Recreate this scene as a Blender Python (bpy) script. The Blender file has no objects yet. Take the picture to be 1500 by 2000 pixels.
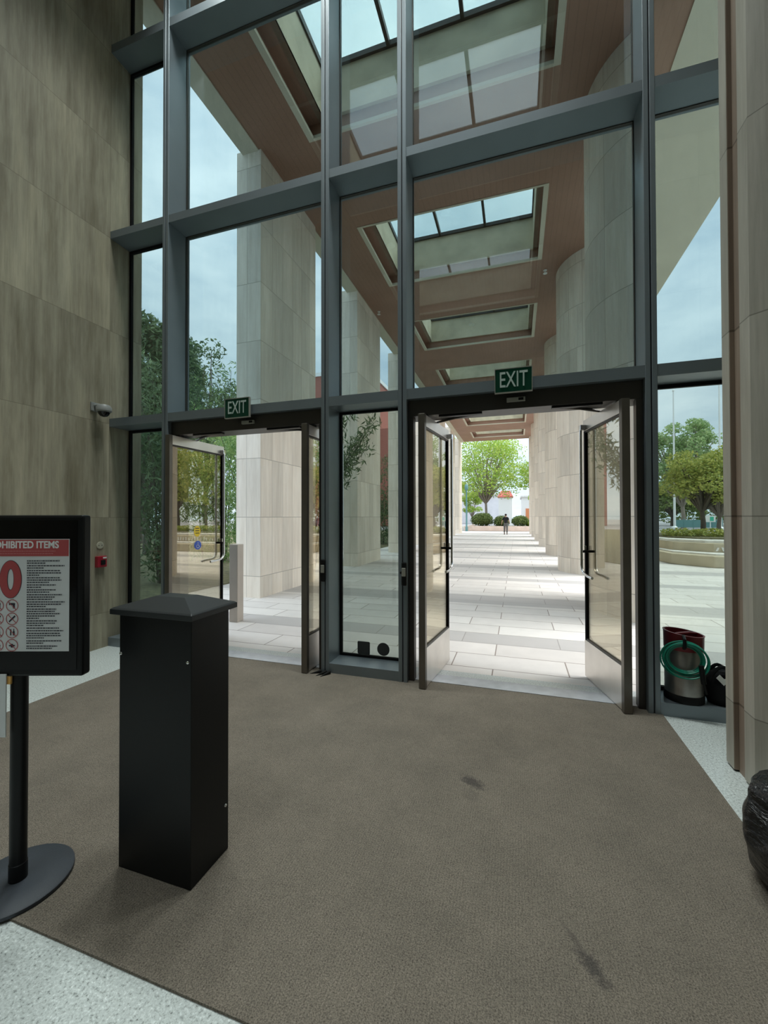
import bpy, bmesh, math, random
from mathutils import Vector, Matrix
random.seed(7)
C = bpy.context.scene.collection
PI = math.pi

# ------------------------------------------------------------------ camera
scene = bpy.context.scene
H = 1.5
F_PX, YAW, PITCH, ROLL = 805.07, 0.3112, 0.01189, -0.00198
cam_data = bpy.data.cameras.new('camera')
cam_data.sensor_fit = 'VERTICAL'
cam_data.sensor_height = 24.0
cam_data.lens = 24.0 * F_PX / 2000.0
cam_data.clip_start = 0.05
cam_data.clip_end = 600
camera = bpy.data.objects.new('camera', cam_data)
C.objects.link(camera)
fwd = Vector((-math.sin(YAW) * math.cos(PITCH), math.cos(YAW) * math.cos(PITCH), math.sin(PITCH)))
rt = Vector((math.cos(YAW), math.sin(YAW), 0))
up = rt.cross(fwd)
rt2 = rt * math.cos(ROLL) + up * math.sin(ROLL)
up2 = up * math.cos(ROLL) - rt * math.sin(ROLL)
M = Matrix.Identity(4)
for i in range(3):
    M[i][0], M[i][1], M[i][2] = rt2[i], up2[i], -fwd[i]
M[0][3], M[1][3], M[2][3] = 0, 0, H
camera.matrix_world = M
scene.camera = camera

# ------------------------------------------------------------------ colour management, sampling
vs = scene.view_settings
vs.view_transform = 'Standard'
vs.look = 'None'
vs.gamma = 1
vs.exposure = 0.0
vs.use_curve_mapping = False
scene.cycles.use_denoising = True
scene.cycles.max_bounces = 10
scene.cycles.diffuse_bounces = 5
scene.cycles.glossy_bounces = 4
scene.cycles.transparent_max_bounces = 32
scene.cycles.sample_clamp_indirect = 6
scene.cycles.caustics_reflective = False

# ------------------------------------------------------------------ world: overcast sky with soft cloud
SKY_HORIZON = (1.32, 1.52, 1.68)
SKY_ZENITH = (2.9, 3.1, 3.25)
world = bpy.data.worlds.new('overcast_sky')
scene.world = world
world.use_nodes = True
wn, wl = world.node_tree.nodes, world.node_tree.links
wn.clear()
w_out = wn.new('ShaderNodeOutputWorld')
w_bg = wn.new('ShaderNodeBackground')
w_tc = wn.new('ShaderNodeTexCoord')
w_sep = wn.new('ShaderNodeSeparateXYZ')
w_map = wn.new('ShaderNodeMapping')
w_map.inputs['Scale'].default_value = (1.0, 1.0, 2.6)
w_noise = wn.new('ShaderNodeTexNoise')
w_noise.inputs['Scale'].default_value = 2.3
w_noise.inputs['Detail'].default_value = 6
w_noise.inputs['Roughness'].default_value = 0.55
w_cr = wn.new('ShaderNodeValToRGB')
w_cr.color_ramp.elements[0].position = 0.34
w_cr.color_ramp.elements[0].color = (0.52, 0.61, 0.70, 1)
w_cr.color_ramp.elements[1].position = 0.62
w_cr.color_ramp.elements[1].color = (1.0, 1.0, 1.0, 1)
w_ramp = wn.new('ShaderNodeMix')
w_ramp.data_type = 'RGBA'
w_ramp.inputs[6].default_value = (*SKY_HORIZON, 1)
w_ramp.inputs[7].default_value = (*SKY_ZENITH, 1)
w_pos = wn.new('ShaderNodeMapRange')
w_pos.inputs[1].default_value = 0.25
w_pos.inputs[2].default_value = 1.0
w_mul = wn.new('ShaderNodeMix')
w_mul.data_type = 'RGBA'
w_mul.blend_type = 'MULTIPLY'
w_mul.inputs[0].default_value = 1.0
wl.new(w_tc.outputs['Generated'], w_sep.inputs[0])
wl.new(w_sep.outputs['Z'], w_pos.inputs[0])
wl.new(w_pos.outputs[0], w_ramp.inputs[0])
wl.new(w_tc.outputs['Generated'], w_map.inputs[0])
wl.new(w_map.outputs[0], w_noise.inputs['Vector'])
wl.new(w_noise.outputs['Fac'], w_cr.inputs[0])
wl.new(w_ramp.outputs[2], w_mul.inputs[6])
wl.new(w_cr.outputs[0], w_mul.inputs[7])
wl.new(w_mul.outputs[2], w_bg.inputs['Color'])
wl.new(w_bg.outputs[0], w_out.inputs[0])

# ------------------------------------------------------------------ weak hazy sun over the plaza
sun_data = bpy.data.lights.new('sun', 'SUN')
sun_data.energy = 3.2
sun_data.angle = math.radians(35)
sun_data.color = (1.0, 0.96, 0.90)
sun = bpy.data.objects.new('sun', sun_data)
C.objects.link(sun)
sun.rotation_euler = Vector((-0.62, -0.10, -0.78)).to_track_quat('-Z', 'Y').to_euler()

# ------------------------------------------------------------------ added, unseen fill spots that brighten the lobby from its ceiling
FILL_POWER = 470
FILL_POWER_REAR = 230
FILL_COLOR = (0.93, 1.0, 0.96)
FILL_SPOTS = [(-3.2, 3.12), (-2.0, 3.12), (-0.8, 3.12), (0.4, 3.12), (-3.0, -2.2), (0.0, -2.2), (-1.5, -1.5), (-1.5, -7.2)]
for lx, ly in FILL_SPOTS:
    ld = bpy.data.lights.new('fill_spot', 'SPOT')
    ld.energy = FILL_POWER if ly > 0 else FILL_POWER_REAR
    ld.color = FILL_COLOR
    ld.spot_size = math.radians(84)
    ld.spot_blend = 1.0
    ld.shadow_soft_size = 0.30
    lo = bpy.data.objects.new('fill_spot', ld)
    C.objects.link(lo)
    lo.location = (lx, ly, 8.33)

# ================================================================== materials
def _mat(name):
    m = bpy.data.materials.new(name)
    m.use_nodes = True
    return m, m.node_tree.nodes, m.node_tree.links, m.node_tree.nodes['Principled BSDF']

def plain(name, col, rough=0.5, metal=0.0, spec=0.5, var=0.0, vscale=8.0, bump=0.0, bscale=60.0):
    m, n, l, b = _mat(name)
    b.inputs['Base Color'].default_value = (*col, 1)
    b.inputs['Roughness'].default_value = rough
    b.inputs['Metallic'].default_value = metal
    b.inputs['Specular IOR Level'].default_value = spec
    if var:
        g = n.new('ShaderNodeNewGeometry')
        t = n.new('ShaderNodeTexNoise')
        t.inputs['Scale'].default_value = vscale
        t.inputs['Detail'].default_value = 5
        l.new(g.outputs['Position'], t.inputs['Vector'])
        r = n.new('ShaderNodeValToRGB')
        r.color_ramp.elements[0].position = 0.3
        r.color_ramp.elements[1].position = 0.7
        r.color_ramp.elements[0].color = (*[c * (1 - var) for c in col], 1)
        r.color_ramp.elements[1].color = (*[min(1, c * (1 + var)) for c in col], 1)
        l.new(t.outputs['Fac'], r.inputs[0])
        l.new(r.outputs[0], b.inputs['Base Color'])
    if bump:
        g = n.new('ShaderNodeNewGeometry')
        t = n.new('ShaderNodeTexNoise')
        t.inputs['Scale'].default_value = bscale
        t.inputs['Detail'].default_value = 4
        l.new(g.outputs['Position'], t.inputs['Vector'])
        bp = n.new('ShaderNodeBump')
        bp.inputs['Strength'].default_value = bump
        bp.inputs['Distance'].default_value = 0.01
        l.new(t.outputs['Fac'], bp.inputs['Height'])
        l.new(bp.outputs[0], b.inputs['Normal'])
    return m

class NT:
    """small node-graph helper"""
    def __init__(self, n, l):
        self.n, self.l = n, l
    def math(self, op, a, b=None, c=None):
        x = self.n.new('ShaderNodeMath')
        x.operation = op
        for i, v in enumerate((a, b, c)):
            if v is None:
                continue
            if isinstance(v, (int, float)):
                x.inputs[i].default_value = v
            else:
                self.l.new(v, x.inputs[i])
        return x.outputs[0]
    def mixc(self, f, a, b, mode='MIX'):
        x = self.n.new('ShaderNodeMix')
        x.data_type = 'RGBA'
        x.blend_type = mode
        for i, v in ((0, f), (6, a), (7, b)):
            if isinstance(v, (int, float)):
                x.inputs[i].default_value = v
            elif isinstance(v, tuple):
                x.inputs[i].default_value = (*v, 1)
            else:
                self.l.new(v, x.inputs[i])
        return x.outputs[2]
    def noise(self, vec, scale, detail=4, rough=0.5):
        x = self.n.new('ShaderNodeTexNoise')
        x.inputs['Scale'].default_value = scale
        x.inputs['Detail'].default_value = detail
        x.inputs['Roughness'].default_value = rough
        self.l.new(vec, x.inputs['Vector'])
        return x.outputs['Fac']
    def mapping(self, vec, sc, loc=(0, 0, 0)):
        x = self.n.new('ShaderNodeMapping')
        x.inputs['Scale'].default_value = sc
        x.inputs['Location'].default_value = loc
        self.l.new(vec, x.inputs[0])
        return x.outputs[0]
    def ramp(self, f, stops):
        x = self.n.new('ShaderNodeValToRGB')
        e = x.color_ramp.elements
        while len(e) < len(stops):
            e.new(0.5)
        for k, (p, c) in enumerate(stops):
            e[k].position = p
            e[k].color = (*c, 1)
        self.l.new(f, x.inputs[0])
        return x.outputs[0]
    def rng(self, v, a, b, c=0.0, d=1.0):
        x = self.n.new('ShaderNodeMapRange')
        for i, q in ((1, a), (2, b), (3, c), (4, d)):
            x.inputs[i].default_value = q
        self.l.new(v, x.inputs[0])
        return x.outputs[0]

def travertine(name, light, dark, slab_w=0.38, u_off=0.0, joint=0.006, rough=0.55, joint_mix=0.75, patch=0.35):
    m, n, l, b = _mat(name)
    t = NT(n, l)
    g = n.new('ShaderNodeNewGeometry')
    sp = n.new('ShaderNodeSeparateXYZ')
    l.new(g.outputs['Position'], sp.inputs[0])
    sn = n.new('ShaderNodeSeparateXYZ')
    l.new(g.outputs['True Normal'], sn.inputs[0])
    facing_x = t.math('GREATER_THAN', t.math('ABSOLUTE', sn.outputs['X']), 0.72)
    u = t.math('ADD', t.math('MULTIPLY', sp.outputs['Y'], facing_x),
               t.math('MULTIPLY', sp.outputs['X'], t.math('SUBTRACT', 1.0, facing_x)))
    u = t.math('ADD', u, u_off)
    su = t.math('DIVIDE', u, slab_w)
    sz = t.math('DIVIDE', t.math('SUBTRACT', sp.outputs['Z'], 0.4), 1.1)
    ju = t.math('MULTIPLY', t.math('PINGPONG', su, 0.5), slab_w)     # distance to the nearest joint
    jz = t.math('MULTIPLY', t.math('PINGPONG', sz, 0.5), 1.1)
    jmask = t.math('MAXIMUM', t.math('LESS_THAN', jz, joint), t.math('MULTIPLY', t.math('LESS_THAN', ju, joint * 0.75), 0.8))
    cell = n.new('ShaderNodeCombineXYZ')
    l.new(t.math('FLOOR', su), cell.inputs[0])
    l.new(t.math('FLOOR', sz), cell.inputs[1])
    wn_ = n.new('ShaderNodeTexWhiteNoise')
    l.new(cell.outputs[0], wn_.inputs['Vector'])
    off = n.new('ShaderNodeVectorMath')
    off.operation = 'SCALE'
    l.new(wn_.outputs['Color'], off.inputs[0])
    off.inputs['Scale'].default_value = 9.0
    add = n.new('ShaderNodeVectorMath')
    add.operation = 'ADD'
    l.new(g.outputs['Position'], add.inputs[0])
    l.new(off.outputs[0], add.inputs[1])
    v1 = t.noise(t.mapping(add.outputs[0], (9, 9, 0.55)), 1.6, 6, 0.62)
    v2 = t.noise(t.mapping(add.outputs[0], (30, 30, 1.6)), 2.2, 5, 0.6)
    v3 = t.noise(add.outputs[0], 1.3, 3)
    f = t.math('ADD', t.math('MULTIPLY', v1, 0.65), t.math('ADD', t.math('MULTIPLY', v2, 0.25), t.math('MULTIPLY', v3, 0.25)))
    base = t.ramp(f, [(0.34, dark), (0.52, tuple(0.5 * (a + c) for a, c in zip(light, dark))), (0.72, light)])
    v4 = t.noise(t.mapping(add.outputs[0], (3.0, 3.0, 0.5)), 1.5, 7, 0.65)
    base = t.mixc(patch, base, t.ramp(v4, [(0.32, (0.62, 0.60, 0.55)), (0.5, (1, 1, 1)), (0.66, (1.28, 1.27, 1.24))]), 'MULTIPLY')
    tone = t.rng(wn_.outputs['Value'], 0, 1, 0.86, 1.08)
    cc = n.new('ShaderNodeCombineColor')
    for k in range(3):
        l.new(tone, cc.inputs[k])
    base = t.mixc(1.0, base, cc.outputs[0], 'MULTIPLY')
    base = t.mixc(t.math('MULTIPLY', jmask, joint_mix), base, tuple(0.5 * c for c in dark))
    l.new(base, b.inputs['Base Color'])
    b.inputs['Roughness'].default_value = rough
    b.inputs['Specular IOR Level'].default_value = 0.3
    return m

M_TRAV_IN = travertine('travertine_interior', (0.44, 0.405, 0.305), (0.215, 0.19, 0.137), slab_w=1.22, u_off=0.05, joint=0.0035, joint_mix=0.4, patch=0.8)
M_TRAV_COL = travertine('travertine_column', (0.92, 0.84, 0.73), (0.72, 0.62, 0.51), slab_w=0.38, u_off=-0.12, joint=0.006, patch=0.2)
M_TRAV_EDGE = travertine('travertine_edge', (0.56, 0.53, 0.465), (0.37, 0.345, 0.29), slab_w=3.0, u_off=1.3, joint=0.0035)
M_TRAV_BROWN = travertine('travertine_groove', (0.37, 0.285, 0.225), (0.22, 0.165, 0.13), slab_w=3.0, u_off=1.3)

M_FRAME = plain('blue_grey_frame_paint', (0.20, 0.237, 0.262), rough=0.36, metal=0.3, var=0.05, vscale=3)
M_GROOVE = plain('frame_groove', (0.012, 0.016, 0.022), rough=0.6)
M_GASKET = plain('black_gasket', (0.006, 0.006, 0.007), rough=0.7, spec=0.2)
M_BRONZE = plain('dark_bronze', (0.055, 0.050, 0.044), rough=0.42, metal=0.5)
M_STILE = plain('bronzed_steel', (0.17, 0.155, 0.135), rough=0.35, metal=0.8, var=0.08, vscale=6)
M_STEEL = plain('brushed_steel', (0.72, 0.68, 0.63), rough=0.33, metal=0.85, var=0.06, vscale=5)
M_CHROME = plain('chrome', (0.75, 0.75, 0.75), rough=0.12, metal=1.0)
M_CAP_LIT = plain('black_powder_coat_lit', (0.020, 0.023, 0.025), rough=0.42, spec=0.4)  # body's black coat made lighter: overhead light on the cap put into colour
M_TANK = plain('dull_tank_steel', (0.36, 0.345, 0.325), rough=0.36, metal=0.85, var=0.15, vscale=12)
M_BLACK = plain('black_satin', (0.006, 0.0065, 0.007), rough=0.4, spec=0.25)
M_POWDER = plain('black_powder_coat', (0.0065, 0.0072, 0.0078), rough=0.40, spec=0.24)
M_RUBBER = plain('black_rubber', (0.012, 0.012, 0.012), rough=0.8, spec=0.2)
M_BASE = plain('charcoal_base_paint', (0.035, 0.043, 0.055), rough=0.55, bump=0.15, bscale=300)
M_SCREEN = plain('black_screen_glass', (0.003, 0.003, 0.0035), rough=0.08, spec=0.35)
M_PAPER = plain('poster_paper', (0.66, 0.68, 0.69), rough=0.7)
M_RED = plain('poster_red', (0.42, 0.07, 0.075), rough=0.6)
M_INK = plain('poster_ink', (0.02, 0.02, 0.035), rough=0.6)
M_WHITEINK = plain('poster_white', (0.8, 0.8, 0.8), rough=0.6)
M_PINKINK = plain('poster_pink', (0.60, 0.27, 0.27), rough=0.6)
M_ORANGE = plain('orange_card', (0.75, 0.42, 0.12), rough=0.6)
M_GREEN_SIGN = plain('exit_green', (0.002, 0.052, 0.028), rough=0.35, spec=0.3)
M_LETTER = plain('exit_letter', (0.55, 0.66, 0.62), rough=0.5)
M_GREYBOX = plain('grey_plastic', (0.32, 0.32, 0.28), rough=0.5)
M_CAMBODY = plain('camera_grey', (0.30, 0.31, 0.30), rough=0.45)
M_DOME = plain('dark_dome', (0.008, 0.008, 0.009), rough=0.1)
M_ALARM = plain('alarm_red', (0.36, 0.012, 0.03), rough=0.35)
M_WHITE = plain('white_plastic', (0.75, 0.75, 0.72), rough=0.4)
M_CREAM = plain('cream_plate', (0.45, 0.43, 0.34), rough=0.5)
M_DECAL = plain('grey_decal', (0.045, 0.048, 0.048), rough=0.6)
M_YELLOW = plain('yellow_sticker', (0.85, 0.62, 0.03), rough=0.5)
M_BLUE = plain('blue_sticker', (0.06, 0.13, 0.55), rough=0.5)
M_HOSE = plain('teal_hose', (0.004, 0.20, 0.13), rough=0.35)
M_TANKRED = plain('tank_red', (0.20, 0.015, 0.022), rough=0.4)
M_BAG = plain('black_bag_fabric', (0.006, 0.006, 0.007), rough=0.75, spec=0.2)
M_CONCRETE = plain('beige_concrete', (0.62, 0.56, 0.42), rough=0.8, var=0.16, vscale=2.2, bump=0.1, bscale=20)
M_SLAB = plain('pale_overhang', (0.60, 0.55, 0.44), rough=0.8, var=0.05, vscale=1.5)
M_STONE = plain('planter_stone', (0.50, 0.43, 0.31), rough=0.8, var=0.10, vscale=3)
M_PALE_STONE = plain('pale_stone', (0.72, 0.70, 0.66), rough=0.8, var=0.12, vscale=6)
M_PINK_STONE = plain('pink_stone', (0.72, 0.56, 0.47), rough=0.8, var=0.08, vscale=2)
M_BOLLARD = plain('bollard_stone', (0.48, 0.42, 0.36), rough=0.7, var=0.06, vscale=4)
M_BRICK = plain('red_brick', (0.36, 0.13, 0.10), rough=0.8, var=0.12, vscale=6)
M_WHITE_WALL = plain('white_wall', (0.86, 0.84, 0.82), rough=0.8)
M_HALL = plain('pale_hall_wall', (0.70, 0.72, 0.74), rough=0.8, var=0.1, vscale=0.6)
M_ROOF = plain('red_tile_roof', (0.55, 0.14, 0.12), rough=0.8, var=0.1, vscale=5)
M_TERRA = plain('terracotta_window', (0.70, 0.26, 0.12), rough=0.8)
M_BARK = plain('pale_bark', (0.26, 0.22, 0.18), rough=0.9, var=0.3, vscale=12)
M_BARK_DARK = plain('dark_bark', (0.10, 0.085, 0.07), rough=0.9, var=0.3, vscale=12)
M_SOIL = plain('planting_bed', (0.13, 0.12, 0.06), rough=0.95, var=0.5, vscale=9, bump=0.6, bscale=25)
M_LAWN = plain('lawn', (0.16, 0.20, 0.06), rough=0.95, var=0.3, vscale=3)
M_POLE = plain('flagpole_white', (0.75, 0.76, 0.76), rough=0.4)
M_TEAL = plain('teal_metal', (0.12, 0.26, 0.26), rough=0.5)
M_SIGN_GREEN = plain('sign_green', (0.05, 0.45, 0.30), rough=0.5)
M_CAR = plain('car_paint_dark', (0.10, 0.10, 0.13), rough=0.3)
M_TYRE = plain('tyre', (0.015, 0.015, 0.015), rough=0.8)
M_SKIN = plain('skin', (0.45, 0.27, 0.19), rough=0.6)
M_HAIR = plain('dark_hair', (0.02, 0.016, 0.014), rough=0.7)
M_SHIRT = plain('black_shirt', (0.012, 0.012, 0.015), rough=0.85)
M_TROUSER = plain('grey_trousers', (0.13, 0.13, 0.13), rough=0.85)
M_SHOE = plain('dark_shoe', (0.05, 0.045, 0.045), rough=0.7)
M_ASPHALT = plain('street', (0.30, 0.30, 0.31), rough=0.9)

def leaf_mat(name, a, bcol, trans=0.35):
    m, n, l, b = _mat(name)
    t = NT(n, l)
    g = n.new('ShaderNodeNewGeometry')
    c = t.mixc(g.outputs['Random Per Island'], a, bcol)
    l.new(c, b.inputs['Base Color'])
    b.inputs['Roughness'].default_value = 0.55
    tr = n.new('ShaderNodeBsdfTranslucent')
    l.new(c, tr.inputs['Color'])
    mx = n.new('ShaderNodeMixShader')
    mx.inputs[0].default_value = trans
    l.new(b.outputs[0], mx.inputs[1])
    l.new(tr.outputs[0], mx.inputs[2])
    l.new(mx.outputs[0], n['Material Output'].inputs['Surface'])
    return m

M_LEAF_SPRING = leaf_mat('spring_leaves', (0.24, 0.42, 0.05), (0.52, 0.62, 0.14))
M_LEAF_PLAZA = leaf_mat('plaza_tree_leaves', (0.24, 0.32, 0.07), (0.58, 0.58, 0.17))
M_LEAF_FRESH = leaf_mat('fresh_green_leaves', (0.22, 0.36, 0.13), (0.52, 0.62, 0.32))
M_LEAF_DARK = leaf_mat('evergreen_leaves', (0.045, 0.09, 0.036), (0.22, 0.31, 0.15), 0.32)
M_LEAF_BAMBOO = leaf_mat('bamboo_leaves', (0.10, 0.24, 0.08), (0.36, 0.50, 0.18), 0.35)
M_LEAF_SHRUB = leaf_mat('shrub_leaves', (0.08, 0.13, 0.035), (0.26, 0.33, 0.10), 0.3)

def glass(name, tint, refl=1.0, r0=0.04, coat=(1, 1, 1)):
    m, n, l, b = _mat(name)
    n.remove(b)
    t = NT(n, l)
    g = n.new('ShaderNodeNewGeometry')
    dot = n.new('ShaderNodeVectorMath')
    dot.operation = 'DOT_PRODUCT'
    l.new(g.outputs['Incoming'], dot.inputs[0])
    l.new(g.outputs['Normal'], dot.inputs[1])
    cosv = t.math('ABSOLUTE', dot.outputs['Value'])
    p5 = t.math('POWER', t.math('SUBTRACT', 1.0, cosv), 5.0)
    fr = t.math('MULTIPLY', t.math('ADD', r0, t.math('MULTIPLY', p5, 1.0 - r0)), refl)
    tr = n.new('ShaderNodeBsdfTransparent')
    tr.inputs['Color'].default_value = (*[math.sqrt(c) for c in tint], 1)      # each pane has two faces
    gl = n.new('ShaderNodeBsdfGlossy')
    gl.inputs['Roughness'].default_value = 0.0
    gl.inputs['Color'].default_value = (*coat, 1)
    mx = n.new('ShaderNodeMixShader')
    l.new(fr, mx.inputs[0])
    l.new(tr.outputs[0], mx.inputs[1])
    l.new(gl.outputs[0], mx.inputs[2])
    l.new(mx.outputs[0], n['Material Output'].inputs['Surface'])
    return m

M_GLASS = glass('tinted_facade_glass', (0.375, 0.470, 0.465), 1.0, 0.075)
M_GLASS_LOW = glass('clear_lower_glass', (0.455, 0.52, 0.485), 1.0)
M_GLASS_DOOR = glass('door_glass', (0.54, 0.515, 0.44), 1.0, 0.23, (1.0, 0.93, 0.78))
M_GLASS_SKY = glass('skylight_glass', (0.80, 0.88, 0.87))

def soffit_mat():
    m, n, l, b = _mat('terracotta_metal_soffit')
    t = NT(n, l)
    g = n.new('ShaderNodeNewGeometry')
    sp = n.new('ShaderNodeSeparateXYZ')
    l.new(g.outputs['Position'], sp.inputs[0])
    line = t.math('LESS_THAN', t.math('MULTIPLY', t.math('PINGPONG', t.math('DIVIDE', sp.outputs['X'], 0.12), 0.5), 0.12), 0.005)
    nz = t.noise(g.outputs['Position'], 0.9, 4)
    c = t.ramp(nz, [(0.3, (0.285, 0.155, 0.105)), (0.7, (0.345, 0.195, 0.138))])
    c = t.mixc(t.math('MULTIPLY', line, 0.45), c, (0.20, 0.10, 0.07))
    l.new(c, b.inputs['Base Color'])
    b.inputs['Roughness'].default_value = 0.55
    return m
M_SOFFIT = soffit_mat()

def paving_mat():
    m, n, l, b = _mat('pale_stone_paving')
    t = NT(n, l)
    g = n.new('ShaderNodeNewGeometry')
    sp = n.new('ShaderNodeSeparateXYZ')
    l.new(g.outputs['Position'], sp.inputs[0])
    br = n.new('ShaderNodeTexBrick')
    br.offset = 0.37
    br.offset_frequency = 2
    br.squash = 1.0
    l.new(t.mapping(g.outputs['Position'], (1, 1, 0), (0.23, 0.0, 0)), br.inputs['Vector'])
    br.inputs['Scale'].default_value = 1.0
    br.inputs['Brick Width'].default_value = 1.1
    br.inputs['Row Height'].default_value = 0.42
    br.inputs['Mortar Size'].default_value = 0.006
    br.inputs['Mortar Smooth'].default_value = 0.1
    br.inputs['Bias'].default_value = 0.0
    br.inputs['Color1'].default_value = (0.72, 0.685, 0.65, 1)
    br.inputs['Color2'].default_value = (0.82, 0.785, 0.745, 1)
    br.inputs['Mortar'].default_value = (0.30, 0.25, 0.22, 1)
    nz = t.noise(g.outputs['Position'], 5, 6)
    col = t.mixc(0.35, br.outputs['Color'], t.ramp(nz, [(0.3, (0.80, 0.80, 0.80)), (0.7, (1, 1, 1))]), 'MULTIPLY')
    # grey bands across the walk, wide ones on the column lines and narrow ones between
    yy = sp.outputs['Y']
    wide = t.math('LESS_THAN', t.math('MULTIPLY', t.math('PINGPONG', t.math('DIVIDE', t.math('SUBTRACT', yy, 7.70), 5.05), 0.5), 5.05), 0.40)
    slim = t.math('LESS_THAN', t.math('MULTIPLY', t.math('PINGPONG', t.math('DIVIDE', t.math('SUBTRACT', yy, 5.24), 5.05), 0.5), 5.05), 0.22)
    band = t.math('MAXIMUM', wide, slim)
    col = t.mixc(t.math('MULTIPLY', band, 0.62), col, (0.40, 0.385, 0.38))
    l.new(col, b.inputs['Base Color'])
    b.inputs['Roughness'].default_value = 0.6
    b.inputs['Specular IOR Level'].default_value = 0.3
    return m
M_PAVING = paving_mat()

def terrazzo_mat():
    m, n, l, b = _mat('white_terrazzo')
    t = NT(n, l)
    g = n.new('ShaderNodeNewGeometry')
    a = t.noise(g.outputs['Position'], 95, 3, 0.7)
    c2 = t.noise(g.outputs['Position'], 260, 2, 0.6)
    big = t.noise(g.outputs['Position'], 2.0, 3)
    col = t.ramp(a, [(0.32, (0.16, 0.18, 0.175)), (0.42, (0.52, 0.565, 0.555)), (0.58, (0.66, 0.71, 0.70)), (0.68, (0.86, 0.91, 0.91))])
    dk = t.math('LESS_THAN', c2, 0.36)
    col = t.mixc(t.math('MULTIPLY', dk, 0.55), col, (0.25, 0.27, 0.27))
    col = t.mixc(0.3, col, t.ramp(big, [(0.3, (0.8, 0.8, 0.8)), (0.7, (1, 1, 1))]), 'MULTIPLY')
    l.new(col, b.inputs['Base Color'])
    b.inputs['Roughness'].default_value = 0.32
    return m
M_TERRAZZO = terrazzo_mat()

def carpet_mat():
    m, n, l, b = _mat('brown_loop_carpet')
    t = NT(n, l)
    g = n.new('ShaderNodeNewGeometry')
    sp = n.new('ShaderNodeSeparateXYZ')
    l.new(g.outputs['Position'], sp.inputs[0])
    fine = t.noise(g.outputs['Position'], 210, 3, 0.7)
    mid = t.noise(g.outputs['Position'], 3.0, 6, 0.6)
    wv = n.new('ShaderNodeTexWave')
    wv.bands_direction = 'X'
    wv.inputs['Scale'].default_value = 26
    wv.inputs['Distortion'].default_value = 1.5
    l.new(g.outputs['Position'], wv.inputs['Vector'])
    f = t.math('ADD', t.math('MULTIPLY', fine, 0.75), t.math('MULTIPLY', wv.outputs['Fac'], 0.03))
    f = t.math('ADD', f, t.math('MULTIPLY', t.noise(g.outputs['Position'], 55, 3, 0.6), 0.09))
    col = t.ramp(f, [(0.25, (0.045, 0.040, 0.034)), (0.45, (0.20, 0.175, 0.146)), (0.65, (0.345, 0.303, 0.255))])
    col = t.mixc(0.55, col, t.ramp(mid, [(0.3, (0.72, 0.72, 0.70)), (0.7, (1.12, 1.10, 1.06))]), 'MULTIPLY')
    # worn dark stains with their own outlines
    def blob(cx, cy, ax, rx, ry):
        ca, sa = math.cos(ax), math.sin(ax)
        dx = t.math('SUBTRACT', sp.outputs['X'], cx)
        dy = t.math('SUBTRACT', sp.outputs['Y'], cy)
        p = t.math('DIVIDE', t.math('ADD', t.math('MULTIPLY', dx, ca), t.math('MULTIPLY', dy, sa)), rx)
        q = t.math('DIVIDE', t.math('SUBTRACT', t.math('MULTIPLY', dy, ca), t.math('MULTIPLY', dx, sa)), ry)
        d = t.math('SQRT', t.math('ADD', t.math('MULTIPLY', p, p), t.math('MULTIPLY', q, q)))
        d = t.math('ADD', d, t.math('MULTIPLY', t.math('SUBTRACT', t.noise(g.outputs['Position'], 45, 5, 0.7), 0.5), 2.6))
        return t.rng(d, 0.45, 1.15, 1.0, 0.0)
    s = t.math('MAXIMUM', blob(-0.245, 2.375, -0.5, 0.085, 0.045), blob(0.232, 1.525, -1.0, 0.075, 0.030))
    s = t.math('MAXIMUM', s, t.math('MULTIPLY', blob(0.19, 1.60, -1.0, 0.07, 0.014), 0.5))
    s = t.math('MAXIMUM', s, t.math('MULTIPLY', blob(-0.235, 2.26, -0.8, 0.07, 0.05), 0.35))
    col = t.mixc(t.math('MULTIPLY', s, 0.62), col, (0.035, 0.033, 0.036))
    l.new(col, b.inputs['Base Color'])
    b.inputs['Roughness'].default_value = 0.95
    b.inputs['Specular IOR Level'].default_value = 0.1
    bp = n.new('ShaderNodeBump')
    bp.inputs['Strength'].default_value = 0.5
    bp.inputs['Distance'].default_value = 0.004
    l.new(fine, bp.inputs['Height'])
    l.new(bp.outputs[0], b.inputs['Normal'])
    return m
M_CARPET = carpet_mat()

def plastic_bag_mat():
    m, n, l, b = _mat('black_bin_liner')
    t = NT(n, l)
    b.inputs['Base Color'].default_value = (0.006, 0.006, 0.007, 1)
    b.inputs['Roughness'].default_value = 0.24
    g = n.new('ShaderNodeNewGeometry')
    vec = t.mapping(g.outputs['Position'], (1.0, 1.0, 2.6))
    nz = t.noise(vec, 9, 5, 0.55)
    bp = n.new('ShaderNodeBump')
    bp.inputs['Strength'].default_value = 0.9
    bp.inputs['Distance'].default_value = 0.05
    l.new(nz, bp.inputs['Height'])
    l.new(bp.outputs[0], b.inputs['Normal'])
    return m
M_LINER = plastic_bag_mat()

# ================================================================== object helpers
def tag(o, label=None, cat=None, group=None, kind=None):
    if label: o['label'] = label
    if cat: o['category'] = cat
    if group: o['group'] = group
    if kind: o['kind'] = kind
    return o

def thing(name, loc, label, cat, group=None, kind=None):
    o = bpy.data.objects.new(name, None)
    o.empty_display_size = 0.1
    C.objects.link(o)
    o.location = loc
    return tag(o, label, cat, group, kind)

def world_loc(o):
    v = Vector((0, 0, 0))
    while o is not None:
        v += Vector(o.location)
        o = o.parent
    return v

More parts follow.
